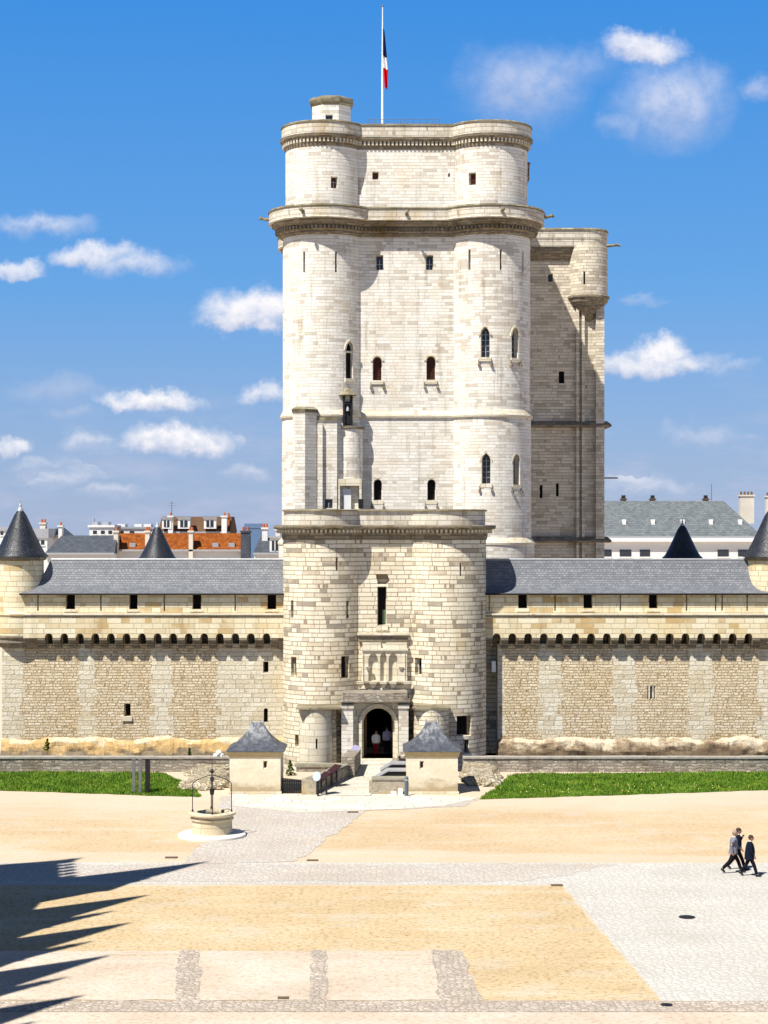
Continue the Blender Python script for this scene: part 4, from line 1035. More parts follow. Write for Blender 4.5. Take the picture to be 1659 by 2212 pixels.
skew(MB(), (X(672, 102), 102.2), (X(745, 109), 108.7), .42, -1, .80, .72).build('side_wall', M['yard_wall'], bl)
skew(MB(), (X(670, 102), 102.05), (X(746, 109), 108.8), .56, .802, .93, .86).build('side_coping', MW, bl)
MB().box(X(652, 102.3), X(683, 102.3), 102.0, 102.7, 0, .85).build('end_block', M['bridge_block'], bl)
brr = thing('bridge_parapet', (.8, 110, 0), 'broken stone parapet right of the gatehouse bridge, ending in a squat block', 'parapet')
MB().loft([[(X(797, 102.5), 102.3, z0), (X(878, 102.5), 102.3, z0), (X(878, 102.5), 103.2, z0), (X(806, 103), 103.2, z0)] for z0 in (0, .78)]).build('end_block', M['bridge_block'], brr)
MB().box(X(803, 102.5), X(878, 102.5), 102.25, 103.25, .783, .88).build('end_coping', MW, brr)
skew(MB(), (X(818, 104), 104.0), (X(857, 113), 113.6), .4, -6, .4, .6).build('side_wall', M['yard_wall'], brr)
for i in range(3): MB().lump((X(872, 113)+random.uniform(-.4, .5), 112.6+random.uniform(-.6, .6), .6+random.uniform(0, .35)), random.uniform(.22, .4), seed=i, sq=(1.2, 1, .7)).build('rubble_stone', M['yard_wall'], brr)
bd = thing('bridge', (-1, 107, 0), 'pale flagged footbridge leading over the moat to the portal', 'bridge')
dk = MB(); a = [(X(686, 101.5), 101.5), (X(800, 101.5), 101.5), (X(858, 116.4), 116.4), (X(776, 116.4), 116.4)]
dk.add([(x, y, z) for z in (-.5, .06) for x, y in a], [(3, 2, 1, 0), (4, 5, 6, 7), (0, 1, 5, 4), (1, 2, 6, 5), (2, 3, 7, 6), (3, 0, 4, 7)]).build('deck', M['deck'], bd)
MB().box(-2.6, 1.6, 111.9, 116.4, -1.4, -.52).build('arch_beam', M['yard_wall'], bd)
# reading panels by the bridge
def lectern(x, y, rz, label, colr, legm, h=.95, w_=.7):
    root = bpy.data.objects.new('reading_panel', None); COL.objects.link(root); root.location = (x, y, 0.02); root.rotation_euler = (0, 0, rz); WLOC[root.name] = Vector((0, 0, 0))
    tag(root, label, 'information panel', 'slanted reading panels beside the bridge')
    MB().box(-w_/2+.05, -w_/2+.13, -.05, .03, 0, h).build('leg', M[legm], root)
    MB().box(w_/2-.13, w_/2-.05, -.05, .03, 0, h).build('leg', M[legm], root)
    MB().add([(-w_/2, -.32, h-.08), (w_/2, -.32, h-.08), (w_/2, .28, h+.3), (-w_/2, .28, h+.3), (-w_/2, -.3, h-.12), (w_/2, -.3, h-.12), (w_/2, .3, h+.26), (-w_/2, .3, h+.26)],
             [(0, 1, 2, 3), (7, 6, 5, 4), (0, 4, 5, 1), (1, 5, 6, 2), (2, 6, 7, 3), (3, 7, 4, 0)]).build('panel', M[colr], root)
    return root
lectern(X(700, 102), 101.9, R(-55), 'dark red slanted reading panel on pale legs at the near end of the left parapet', 'signred', 'iron')
lectern(X(722, 105), 105.0, R(-55), 'dark red slanted reading panel further along the left parapet', 'signred', 'iron')
def desk(px0, px1, px2, py0, py1, Y, label):
    # low dark case whose lid slopes up from the bridge side, then runs level
    root = thing('display_case', (X((px0+px2)/2, Y), Y, 0), label, 'display case', 'dark sloping cases right of the bridge')
    P = [(X(px0, Y), Z(py1, Y)), (X(px2, Y), Z(py1, Y)), (X(px2, Y), Z(py0, Y)), (X(px1, Y), Z(py0, Y))]
    MB().extr(P, lambda a, z, d: (a, Y+d, z), 0, 1.1).build('case', M['black'], root)
    q = .07; T_ = [(P[0][0]-.08, P[0][1]), P[3], P[2], (P[2][0], P[2][1]+q), (P[3][0]-.04, P[3][1]+q), (P[0][0]-.14, P[0][1]+.02)]
    MB().extr([(a, z+.003) for a, z in T_], lambda a, z, d: (a, Y-.05+d, z), 0, 1.2).build('lid', M['lead'], root)
    MB().box(X(px0, Y)-.1, X(px2, Y), Y, Y+1.15, -1, Z(py1, Y)-.003).build('plinth', M['yard_wall'], root)
desk(815, 838, 878, 1667, 1682, 104.2, 'black sloping case with grey lid directly above the squat stone block')
desk(826, 846, 878, 1652, 1665, 107.8, 'black sloping case with grey lid, the one nearer the portal')
lg = thing('shade_panel', (X(630, 102.6), 102.6, 0), 'low dark boarded panel added for the shaded gap between the left lodge and the parapet block', 'gate')  # added black panel standing in for the dark shaded gap beside the lodge
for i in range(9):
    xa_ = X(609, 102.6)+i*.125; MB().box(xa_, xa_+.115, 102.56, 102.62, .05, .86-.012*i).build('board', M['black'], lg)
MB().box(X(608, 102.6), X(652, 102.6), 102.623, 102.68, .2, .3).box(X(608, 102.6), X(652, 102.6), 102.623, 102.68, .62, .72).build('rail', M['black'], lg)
bx_ = thing('signboard', (X(686, 101.7), 101.4, 0), 'round white disc sign on a dark post beside the left parapet', 'sign')
MB().box(X(687, 101.4)-.05, X(687, 101.4)+.05, 101.38, 101.46, 0, .95).build('post', M['black'], bx_)
MB().loft([[(X(684, 101.4)+.22*cos(a), y, 1.12+.26*sin(a)) for a in [2*PI*i/24 for i in range(24)]] for y in (101.32, 101.37)]).build('disc', plain('pale_blue_white', (.62, .72, .82), .5), bx_)
bs = thing('sign', (X(768, 113.6), 113.6, 0), 'pale pinkish notice on a thin post left of the portal', 'sign')
MB().box(X(768, 113.6)-.03, X(768, 113.6)+.03, 113.58, 113.64, -.2, .75).build('post', M['lead'], bs)
MB().loft([[(X(768, 113.5)+a, y, z) for a, z in ((-.28, .8), (.05, .62), (.28, .72), (.26, 1.3), (-.05, 1.42), (-.28, 1.2))] for y in (113.5, 113.56)]).build('board', M['lavender'], bs)
bo = thing('bollard', (X(878, 101.6), 101.6, 0), 'short blue grey bollard at the left corner of the right lodge', 'bollard')
MB().lathe(X(878, 101.6), 101.6, [(.13, 0), (.11, .05), (.11, 1.0), (.07, 1.08)], 16).build('shaft', M['bluegrey'], bo)
MB().lathe(X(878, 101.6), 101.6, [(.12, .85), (.12, .93)], 16).build('collar', M['lead'], bo)
MB().box(X(844, 101.8), X(855, 101.8), 101.7, 101.95, .004, .22)
tag(MB().loft([[(X(845, 101.8)-o, 101.7-o, z), (X(856, 101.8)+o, 101.7-o, z), (X(856, 101.8)+o, 101.95+o, z), (X(845, 101.8)-o, 101.95+o, z)] for z, o in ((.02, 0), (.2, .01), (.23, -.03))]).build('stone_block', M['white'], loc=(X(850, 101.8), 101.8, .02)),
    'small white block on the paving, the left one of the pair beside the bollard', 'block')
tag(MB().loft([[(X(860, 102.2)-o, 102.0-o, z), (X(870, 102.2)+o, 102.0-o, z), (X(870, 102.2)+o, 102.22+o, z), (X(860, 102.2)-o, 102.22+o, z)] for z, o in ((.02, 0), (.3, .01), (.34, -.03))]).build('stone_block', M['white'], loc=(X(865, 102), 102.1, .02)),
    'small white block on the paving, the right one touching the bollard', 'block')

# ================================================================== LODGES
def lodge(x0, x1, wpx, label):
    y0 = 102.4; y1 = y0+2.9; root = thing('gate_lodge', ((x0+x1)/2, y0+1.4, 0), label, 'lodge', 'twin lodges at the head of the bridge')
    cut = MB(); opening(root, cut, Plane(y0), wpx, 1652, 9, 17, style='frame', pane='louvre', depth=.35)
    MB().box(x0, x1, y0, y1, 0, 2.3).build('wall', M['plaster'], root, cut=cut)
    MB().loft([[(x0-o, y0-o, z), (x1+o, y0-o, z), (x1+o, y1+o, z), (x0-o, y1+o, z)] for z, o in ((2.02, .0), (2.06, .05), (2.2, .09), (2.303, .13), (2.34, .13))]).build('cornice', plain('ochre_cornice', (.50, .40, .22), .9, .1, 0, .4), root)
    xm, ymid = (x0+x1)/2+.02, (y0+y1)/2; prof = [(0, 2.34), (0, 2.4), (.30, 2.62), (.58, 2.95), (.80, 3.3), (.93, 3.6), (1.0, 3.82)]
    rings = []
    for f, z in prof:
        hx = (x1-x0)/2+.2; hy = 1.65; ex = hx*(1-f)+.33*f; ey = hy*(1-f)+.04*f
        rings.append([(xm-ex, ymid-ey, z), (xm+ex, ymid-ey, z), (xm+ex, ymid+ey, z), (xm-ex, ymid+ey, z)])
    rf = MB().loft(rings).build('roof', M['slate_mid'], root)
    for s in (-1, 1): MB().lathe(xm+s*.33, ymid, [(.07, 3.74), (.05, 3.88), (.02, 4.0)], 8).build('finial', M['lead'], rf)
    MB().box(x0-.06, x1+.06, y0-.07, y0+.3, 0, .14).build('plinth', M['trim'], root)
    return root
lodge(X(496, 102.4), X(606, 102.4), 573, 'cream lodge with curved slate roof, left of the bridge')
lodge(X(878, 102.4), X(989, 102.4), 911, 'cream lodge with curved slate roof, right of the bridge behind the bollard')
# rubble banks beside the lodges
def rubble(x0, x1, y0, y1, n, label, hmax=.7, s0=0, slope=None):
    root = thing('rubble_bank', ((x0+x1)/2, (y0+y1)/2, 0), label, 'rubble')
    for i in range(n):
        x = random.uniform(x0, x1); y = random.uniform(y0, y1); f = (x-x0)/(x1-x0)
        h = hmax*(slope(f) if slope else 1); r = random.uniform(.14, .32)
        MB().lump((x, y, random.uniform(0, h)*((y-y0)/(y1-y0)*.7+.3)), r, seed=i+s0, sq=(1.4, 1, .75)).build('rubble_stone', M['rubble'], root)
    MB().loft([[(x0, y0+.4, -.2), (x1, y0+.4, -.2), (x1, y1, -.2), (x0, y1, -.2)], [(x0+.3, y0+1.5, hmax*.55), (x1-.3, y0+1.5, hmax*.35), (x1-.2, y1, hmax*.6), (x0+.2, y1, hmax*.75)]]).build('core', M['rubble'], root)
    return root
rubble(X(1000, 108), X(1075, 108), 104.6, 111.5, 46, 'tumbled pale rubble between the right lodge and the lawn', .85, 10, lambda f: 1-.6*f)
rubble(X(405, 108), X(500, 108), 103.6, 111.5, 46, 'tumbled pale rubble between the left lawn and the left lodge', .7, 80, lambda f: .3+.7*f)
wl_ = thing('rock_lump', (X(470, 111.8), 111.8, .91), 'bright white lump of rock on the wall coping behind the well', 'rock')
for k, (dx, dz, r) in enumerate(((-.12, .08, .14), (.08, .22, .18), (.25, .06, .14))):
    MB().lump((X(470, 111.8)+dx, 111.85, .9+dz), r, seed=k).build('rock', M['white'], wl_)

# weeds
def weed(x, y, z, h, n, label, nm='weed_plant'):
    root = thing(nm, (x, y, z), label, 'plant', 'weeds rooted in the stonework')
    s = MB(); s.tube([(x, y, z-.1), (x, y, z+h*.7)], .02, 5); s.build('stem', M['wood'], root)
    b = MB()
    for _ in range(n):
        a = random.uniform(0, 2*PI); r = random.uniform(0, h*.42); zz = z+random.uniform(.0, h); q = max(.1, 1-(zz-z)/h); px_, py_ = x+r*q*cos(a), y+r*q*sin(a)
        u = Vector((random.gauss(0, 1), random.gauss(0, 1), random.gauss(0, 1))).normalized()*.07; v = Vector((random.gauss(0, 1), random.gauss(0, 1), random.gauss(0, 1))).normalized()*.07
        p_ = Vector((px_, py_, zz)); b.add([p_-u, p_+v, p_+u, p_-v], [(0, 1, 2, 3)])
    b.build('foliage', M['leaf'], root); return root
weed(X(627, 110), 110.0, -.1, 1.0, 220, 'yellow green upright weed in the gap between the left lodge and the parapet')
weed(X(103, 119.8), 119.7, .25, .8, 160, 'small green tuft on the crumbling footing near the left corner turret')
weed(X(410, 119.6), 119.4, .0, .5, 90, 'low green tuft on the footing of the left wall, above the three posts')

# ================================================================== WELL
wx, wy = X(458, D(1806)), D(1806)
well = thing('stone_well', (wx, wy, 0), 'round stone well with a wrought iron frame on a white circular slab', 'well')
CIRC.append((wx, wy, 1.0))
MB().lathe(wx, wy, [(1.62, 0), (1.62, .10), (1.56, .15), (.9, .16)], 64).build('base_slab', plain('pale_base_slab', (.72, .69, .62), .8, .2), well)
WM = stone('well_curb_stone', [(0, (.56, .48, .33)), (.5, (.62, .54, .38)), (1, (.66, .58, .44))], (.36, .3, .2), .9, .5, .015, .5, .01, .6, (.45, .33, .16), .4)[0]
MB().lathe(wx, wy, [(.98, .15), (.97, .2), (.95, .78), (1.02, .80), (1.04, .88), (.97, .92), (.95, .96), (1.0, .99), (1.10, 1.03), (1.15, 1.07), (1.15, 1.14), (1.11, 1.17), (.72, 1.17), (.70, 1.1), (.70, .3)], 64).build('curb', WM, well)
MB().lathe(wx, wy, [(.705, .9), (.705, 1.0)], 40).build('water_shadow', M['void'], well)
zc = 1.17
feet = [(wx-.93, wy), (wx+.93, wy), (wx-.12, wy+.9), (wx+.1, wy-.9)]
for (a, b_) in feet:
    P = [(a, b_, zc), (a, b_, 2.45)]
    for i in range(1, 9):
        q = PI/2*i/8; P.append((wx+(a-wx)*(cos(q)*.98+.02), wy+(b_-wy)*(cos(q)*.98+.02), 2.45+.34*sin(q)+.14*(i/8)**3))
    MB().tube(P, .021, 7).build('iron_upright', M['iron'], well)
    MB().lathe(a, b_, [(.05, zc), (.05, zc+.06), (.025, zc+.12)], 10).build('foot', M['iron'], well)
MB().tube([(wx, wy, 2.9), (wx, wy, 3.74)], [.022, .008], 6).build('spike', M['iron'], well)
MB().lathe(wx, wy, [(.03, 2.98), (.09, 3.06), (.09, 3.14), (.03, 3.22)], 12).build('knob', M['iron'], well)
for s_ in (-1, 1):
    MB().tube([(wx+s_*.03, wy, 3.0), (wx+s_*.13, wy, 3.1), (wx+s_*.2, wy, 3.22), (wx+s_*.14, wy, 3.27)], .015, 6).build('scroll', M['iron'], well)
MB().lathe(wx, wy, [(.02, 2.86), (.09, 2.8), (.1, 2.66), (.02, 2.6)], 12).build('pulley', M['iron'], well)
for s_ in (-1, 1): MB().tube([(wx+s_*.05, wy, 2.7), (wx+s_*.05, wy, 1.2)], .009, 5).build('chain', M['iron'], well)
MB().lathe(wx, wy, [(.09, 1.98), (.12, 2.2), (.12, 2.26)], 14).build('bucket', M['black'], well)

# ---- three posts
for px, w_, mt, lb in ((289, .17, 'greypost', 'slim grey post on the left lawn, leftmost of the row of three'), (303, .17, 'greypost', 'slim grey post on the left lawn, middle of the row of three'), (319, .25, 'black', 'thick black post on the left lawn, rightmost of the row of three')):
    y_ = 102.6; x_ = X(px, y_); o = thing('tall_post', (x_, y_, 0), lb, 'post', 'tall posts on the left lawn')
    MB().loft([[(x_+a*w_/2, y_+b_*w_/2, z) for a, b_ in ((-1, -1), (1, -1), (1, 1), (-1, 1))] for z in (0, 1.88)]).build('shaft', M[mt], o)
    MB().box(x_-w_/2-.02, x_+w_/2+.02, y_-w_/2-.02, y_+w_/2+.02, 1.88, 1.91).build('cap', M[mt], o)
    MB().box(x_-w_/2-.05, x_+w_/2+.05, y_-w_/2-.05, y_+w_/2+.05, 0, .04).build('base_plate', M[mt], o)

# ---- drains and manholes
M['drain'] = plain('rusty_drain_iron', (.16, .115, .08), .8, .2, .2, .6, 9)
def lid(px, py, w_, d_, lb, rect=False):
    Y = D(py); x = X(px, Y); root = thing('drain_cover', (x, Y, .02), lb, 'drain cover', 'iron covers set in the paving')
    pts = [(x+w_/2*cos(a), Y+d_/2*sin(a)) for a in [2*PI*i/28 for i in range(28)]] if not rect else [(x-w_/2, Y-d_/2), (x+w_/2, Y-d_/2), (x+w_/2, Y+d_/2), (x-w_/2, Y+d_/2)]
    MB().loft([[(a, b_, z) for a, b_ in pts] for z in (.0, .032)]).build('rim', M['drain'] if rect else M['iron'], root)
    MB().loft([[(x+(a-x)*.85, Y+(b_-Y)*.85, z) for a, b_ in pts] for z in (.0, .036)]).build('lid', M['drain'] if rect else M['black'], root)
lid(1484, 1982, .62, .62, 'round black cover in the white cobbles right of the sand bed')
lid(1440, 2172, .38, .38, 'dark cover at the lower right corner of the sand bed')
lid(1203, 1913, .48, .36, 'brownish drain at the upper right corner of the sand bed', True)
lid(370, 1853, .55, .35, 'dark drain on the sand left of the cobbled forecourt', True)
lid(762, 1755, .55, .4, 'drain grating on the forecourt in front of the bridge', True)
lid(675, 1859, .5, .3, 'drain where the forecourt meets the cross path', True)
lid(612, 2157, .35, .3, 'little dark drain in the sett strip between the two paved panels', True)

# ================================================================== PEOPLE
def skinned(name, chain, mat, parent, sub=1):
    # chain: list of (parent index or None, (x,y,z), radius)
    me = bpy.data.meshes.new(name); me.from_pydata([c[1] for c in chain], [(c[0], i) for i, c in enumerate(chain) if c[0] is not None], [])
    o = bpy.data.objects.new('tmp_skin', me); COL.objects.link(o)
    md = o.modifiers.new('s', 'SKIN'); md.use_smooth_shade = True
    if not me.skin_vertices: 
        me.attributes
    sv = me.skin_vertices[0].data if me.skin_vertices else None
    if sv is None:
        bm = bmesh.new(); bm.from_mesh(me); lay = bm.verts.layers.skin.verify()
        for v, c in zip(bm.verts, chain):
            r = c[2] if isinstance(c[2], tuple) else (c[2], c[2]); v[lay].radius = r; v[lay].use_root = (c[0] is None)
        bm.to_mesh(me); bm.free()
    else:
        for v, c in zip(sv, chain):
            v.radius = c[2] if isinstance(c[2], tuple) else (c[2], c[2]); v.use_root = (c[0] is None)
    s2 = o.modifiers.new('u', 'SUBSURF'); s2.levels = sub; s2.render_levels = sub
    dg = bpy.context.evaluated_depsgraph_get(); dg.update()
    out = bpy.data.meshes.new_from_object(o.evaluated_get(dg)); bpy.data.objects.remove(o)
    out.name = name; out.materials.clear(); out.materials.append(mat)
    out.polygons.foreach_set('use_smooth', [True]*len(out.polygons))
    q = bpy.data.objects.new(name, out); COL.objects.link(q); q.parent = parent; WLOC[q.name] = Vector((0, 0, 0)); return q
def person(x, y, z, face, ht, label, top, legs, hair, legpose, arms, long=.78, group=None, skirt=False, belly=0):
    root = bpy.data.objects.new('person', None); COL.objects.link(root); root.location = (x, y, z); root.rotation_euler = (0, 0, face); s = ht/1.74; root.scale = (s, s, s)
    WLOC[root.name] = Vector((0, 0, 0)); tag(root, label, 'person', group)
    (k1, a1, t1), (k2, a2, t2) = legpose            # left and right knee, ankle, toe as (x, z)
    yl, yr = .1, -.1
    ch = [(None, (0, 0, .94), (.15, .12)), (0, (.0, 0, 1.1), (.13, .11)), (1, (.02, 0, 1.28), (.12, .08)), (2, (.02, 0, 1.40), (.07, .06)), (3, (.04, 0, 1.5), .055), (4, (.06, 0, 1.56), (.07, .085)),
          (5, (.075, 0, 1.64), (.085, .10)), (6, (.07, 0, 1.70), (.06, .07))]
    def ad(p, c, r): ch.append((p, c, r)); return len(ch)-1
    for yv, (k, a_, t_) in ((yl, (k1, a1, t1)), (yr, (k2, a2, t2))):
        h = ad(0, (.0, yv, .88), .10); kn = ad(h, (k[0], yv, k[1]), .062); an_ = ad(kn, (a_[0], yv, a_[1]), .042); ad(an_, (t_[0], yv, t_[1]), .035)
    wr_ = []
    for sgn, (e, w_) in zip((1, -1), arms):
        sh = ad(3, (.02, sgn*.17, 1.38), .04); el = ad(sh, (e[0], sgn*e[1], e[2]), .04); wi = ad(el, (w_[0], sgn*w_[1], w_[2]), .026)
        d = (Vector((w_[0], w_[1], w_[2]))-Vector((e[0], e[1], e[2]))).normalized(); wp = Vector((w_[0], sgn*w_[1], w_[2])); d = Vector((d.x, sgn*d.y, d.z))
        side = Vector((1, 0, 0)) if abs(d.x) < .7 else Vector((0, 0, 1)); pal = wp+d*.075; pi_ = ad(wi, tuple(pal), (.038, .022))
        for i, L in enumerate((.07, .085, .08, .06)):
            o = side*(.028-.019*i); f1_ = ad(pi_, tuple(pal+d*.035+o), .011); ad(f1_, tuple(pal+d*L+o+Vector((0, -sgn*.012, 0))), .009)
        th = ad(wi, tuple(wp+d*.04+side*.04), .012); ad(th, tuple(wp+d*.085+side*.055), .010)
        wr_.append((sgn, e, w_))
    skinned('body', ch, M['skin'], root)
    # trousers
    tc_ = [(None, (0, 0, .93), (.18, .14)), (0, (0, 0, 1.02), (.165, .13))]
    for yv, (k, a_, t_) in ((yl, (k1, a1, t1)), (yr, (k2, a2, t2))):
        tc_.append((0, (.0, yv*.95, .84), .115)); i0 = len(tc_)-1; tc_.append((i0, (k[0], yv, k[1]), .085)); tc_.append((i0+1, (a_[0]+.0, yv, a_[1]-.02), .074))
    skinned('trousers', tc_, M[legs], root)
    for yv, a_, t_ in ((yl, a1, t1), (yr, a2, t2)):
        MB().tube([(a_[0]-.06, yv, a_[1]-.04), (a_[0]+.02, yv, a_[1]-.045), ((a_[0]+t_[0])/2, yv, (a_[1]+t_[1])/2-.02), (t_[0]+.02, yv, t_[1]-.01)], [.045, .058, .055, .04], 10).build('shoe', M['shoe'], root, smooth=60)
    # jacket
    jb = MB(); rings = []
    for zz, rx, ry, cx in ((long, .19+belly*.4, .225, -.01), (long+.1, .18+belly*.7, .215, .0), (1.05, .165+belly, .20, .02), (1.2, .165+belly*.6, .21, .02), (1.32, .165, .23, .02), (1.41, .13, .225, .015), (1.455, .095, .15, .02), (1.49, .07, .08, .03)):
        rings.append([(cx+rx*cos(q), ry*sin(q), zz) for q in [2*PI*i/20 for i in range(20)]])
    jb.loft(rings)
    for sgn, e, w_ in wr_: jb.tube([(.02, sgn*.17, 1.405), (.02+(e[0]-.02)*.5, sgn*(.19+e[1])/2+sgn*.015, (1.40+e[2])/2), (e[0], sgn*e[1], e[2]), (e[0]*.5+w_[0]*.5, sgn*(e[1]+w_[1])/2, (e[2]+w_[2])/2), (w_[0], sgn*w_[1], w_[2])], [.085, .075, .066, .06, .05], 12)
    jb.build('jacket', M[top], root, smooth=60)
    MB().lathe(.035, 0, [(.078, 1.455), (.07, 1.50), (.064, 1.515)], 14).build('shirt_collar', M['flagwhite'], root)
    # head details
    hb = MB(); hb.ball((.055, 0, 1.665), .115, 16, 10, (1.0, .86, .92)); hb.build('hair', M[hair], root, smooth=60)
    f = MB(); f.ball((.10, 0, 1.62), .085, 14, 10, (1, .92, 1.22)); f.tube([(.165, 0, 1.655), (.20, 0, 1.615), (.175, 0, 1.605)], [.012, .02, .012], 8)
    for s_ in (-1, 1): f.ball((.065, s_*.092, 1.62), .026, 8, 6, (.8, .4, 1.2))
    f.build('face', M['skin'], root, smooth=60)
    e = MB()
    for s_ in (-1, 1): e.ball((.172, s_*.034, 1.645), .011, 8, 6)
    e.ball((.172, 0, 1.572), .018, 8, 6, (.5, 1.4, .35)); e.build('eyes', M['hair_dark'], root)
    return root
stride = (((.20, .50), (.34, .11), (.50, .06)), ((-.14, .50), (-.46, .20), (-.38, .06)))
stride2 = (((-.10, .50), (-.38, .18), (-.28, .05)), ((.18, .50), (.30, .10), (.46, .05)))
stand = (((.03, .49), (.0, .09), (.15, .045)), ((.01, .49), (-.02, .09), (.13, .045)))
hang = (((-.04, .24, 1.13), (.10, .24, .90)), ((.04, .25, 1.13), (.16, .24, .90)))
walkarm = (((.10, .25, 1.14), (.30, .22, .98)), ((-.12, .25, 1.14), (-.06, .25, .89)))
phone = (((.10, .25, 1.12), (.22, .16, 1.34)), ((.0, .25, 1.13), (.14, .22, .92)))
Yp = D(1886)
person(X(1584, Yp), Yp, .01, R(-4), 1.80, 'man in a grey jacket and dark trousers walking right across the cobbles', 'jacket_grey', 'trouser', 'hair_grey', stride, walkarm, .80, 'people walking across the courtyard')
person(X(1594, Yp+.6), Yp+.75, .01, R(-4), 1.78, 'person in dark clothes half hidden behind the man in the grey jacket', 'jacket_navy', 'trouser', 'hair_dark', stride2, phone, .82, 'people walking across the courtyard')
person(X(1619, D(1893)), D(1893), .01, R(-4), 1.72, 'balding man in a navy jacket with pale shirt collar walking ahead of the others', 'jacket_navy', 'trouser', 'hair_dark', stride2, hang, .72, 'people walking across the courtyard', belly=.05)
person(X(812, 118.9), 118.9, .1, R(-80), 1.60, 'person in a white top and red trousers standing in the portal', 'white', 'red', 'hair_dark', stand, hang, .86, 'people in the portal')
person(X(836, 119.6), 119.6, .1, R(95), 1.76, 'person in a lavender shirt and dark trousers walking into the portal', 'lavender', 'trouser', 'hair_dark', stand, hang, .88, 'people in the portal')

# ================================================================== TOWN BEYOND
def dormer(root, x, y, z, w_, h_, frame='palewall'):
    d = MB().box(x-w_/2, x+w_/2, y-.3, y+1.5, z, z+h_).build('dormer', M[frame], root)
    MB().box(x-w_*.3, x+w_*.3, y-.34, y-.2, z+h_*.15, z+h_*.8).build('pane', M['glass'], d)
    MB().box(x-.05, x+.05, y-.38, y-.3, z+h_*.15, z+h_*.8).build('glazing_bar', M['white'], d)
    MB().box(x-w_/2-.15, x+w_/2+.15, y-.5, y+1.6, z+h_+.003, z+h_+.15).build('dormer_roof', M['lead'], d)
def chimney(root, px, pyt, pyb, wpx, Y, mat='creamwall', pots=2, pot='brick_far'):
    x0, x1 = X(px-wpx/2, Y), X(px+wpx/2, Y); zt = Z(pyt, Y)
    c = MB().box(x0, x1, Y, Y+1.2, Z(pyb, Y)-1, zt).box(x0-.12, x1+.12, Y-.12, Y+1.32, zt+.003, zt+.2).build('chimney', M[mat], root)
    for i in range(pots):
        xx = x0+(x1-x0)*(i+.5)/pots; MB().lathe(xx, Y+.6, [(.16, zt+.2), (.13, zt+.65)], 10).build('chimney_pot', M[pot], c)
def house(px0, px1, pyr, pye, Y, label, roof, wall, name='town_house', hipl=0, hipr=0, depth=9, wins=(), pyb=1215, flat=False):
    x0, x1 = X(px0, Y), X(px1, Y); ze = Z(pye, Y); zr = Z(pyr, Y+depth/2*.6) if not flat else Z(pyr, Y)
    root = thing(name, ((x0+x1)/2, Y+depth/2, 0), label, 'house', 'buildings beyond the castle')
    MB().box(x0, x1, Y, Y+depth, -.2, ze).build('wall', M[wall], root)
    if flat: MB().box(x0-.2, x1+.2, Y-.2, Y+depth+.2, ze+.003, zr).build('roof', M[roof], root)
    else:
        MB().loft([[(x0-.1, Y-.35, ze+.003), (x1+.1, Y-.35, ze+.003), (x1+.1, Y+depth+.3, ze+.003), (x0-.1, Y+depth+.3, ze+.003)],
               [(x0+hipl, Y+depth*.3, zr), (x1-hipr, Y+depth*.3, zr), (x1-hipr, Y+depth*.7, zr), (x0+hipl, Y+depth*.7, zr)]]).build('roof', M[roof], root)
        MB().box(x0-.1, x1+.1, Y-.5, Y-.36, ze-.1, ze+.12).build('gutter', M['lead'], root)
    for (px, py, wv, h) in wins:
        f = MB().box(X(px-wv/2, Y), X(px+wv/2, Y), Y-.06, Y+.1, Z(py+h/2, Y), Z(py-h/2, Y)).build('window', M['glass'], root)
        MB().box(X(px-wv/2, Y)-.1, X(px+wv/2, Y)+.1, Y-.12, Y+.1, Z(py+h/2, Y)-.15, Z(py+h/2, Y)-.003).build('sill', M['white'], f)
    return root
h = house(98, 246, 1157, 1196, 215, 'low house with a dark slate roof just right of the left cone turret', 'slate_far', 'palewall', hipl=1.4)
chimney(h, 250, 1150, 1190, 9, 217, 'creamwall', 1)
h = house(252, 522, 1152, 1189, 218, 'house with a long orange tiled roof behind the far left cone', 'tile', 'palewall', depth=9)
for px in (318, 412, 530): chimney(h, px, 1150, 1188, 9 if px < 500 else 20, 217.5 if px < 500 else 217, 'creamwall' if px < 500 else 'slate_far', 2)
for px, py in ((287, 1180), (466, 1180), (501, 1180)):
    xx, zz = X(px, 218.6), Z(py, 218.6); MB().box(xx-.35, xx+.35, 218.25, 219.2, zz-.25, zz+.4).build('skylight', M['lead'], h)
h = house(343, 496, 1116, 1150, 262, 'brown mansard building with white dormers rising behind the orange roof', 'brownwall', 'brownwall', name='apartment_building', depth=12)
for px in (362, 399, 455): dormer(h, X(px, 262), 261.2, Z(1142, 262), 1.3 if px < 380 else 1.7, 1.45)
for px, wv in ((368, 10), (484, 11)): chimney(h, px, 1117, 1148, wv, 261, 'palewall', 1)
chimney(h, 493, 1118, 1148, 5, 263, 'brick_far', 1)
xa = X(371, 264); MB().tube([(xa, 264, Z(1115, 264)), (xa, 264, Z(1083, 264))], .05, 5).tube([(xa-.6, 264, Z(1092, 264)), (xa+.6, 264, Z(1092, 264))], .04, 5).tube([(xa-.4, 264, Z(1087, 264)), (xa+.4, 264, Z(1087, 264))], .04, 5).build('aerial', M['greypost'], h)
h = house(60, 102, 1142, 1162, 250, 'pale block with small windows just behind the left cone turret', 'lead', 'palewall', name='apartment_building', flat=True, wins=((80, 1172, 9, 10), (92, 1172, 7, 10)))
chimney(h, 92, 1132, 1144, 12, 251, 'creamwall', 2)
h = house(-10, 22, 1138, 1146, 260, 'pale building cut by the left edge of the photo', 'lead', 'palewall', name='apartment_building', flat=True, wins=((4, 1152, 6, 8),))
h = house(103, 137, 1140, 1158, 255, 'white gabled house with a red chimney left of the dark slate roof', 'slate_farlight', 'palewall', depth=8, hipl=.8, hipr=.8)
chimney(h, 130, 1138, 1152, 8, 254, 'palewall', 1)
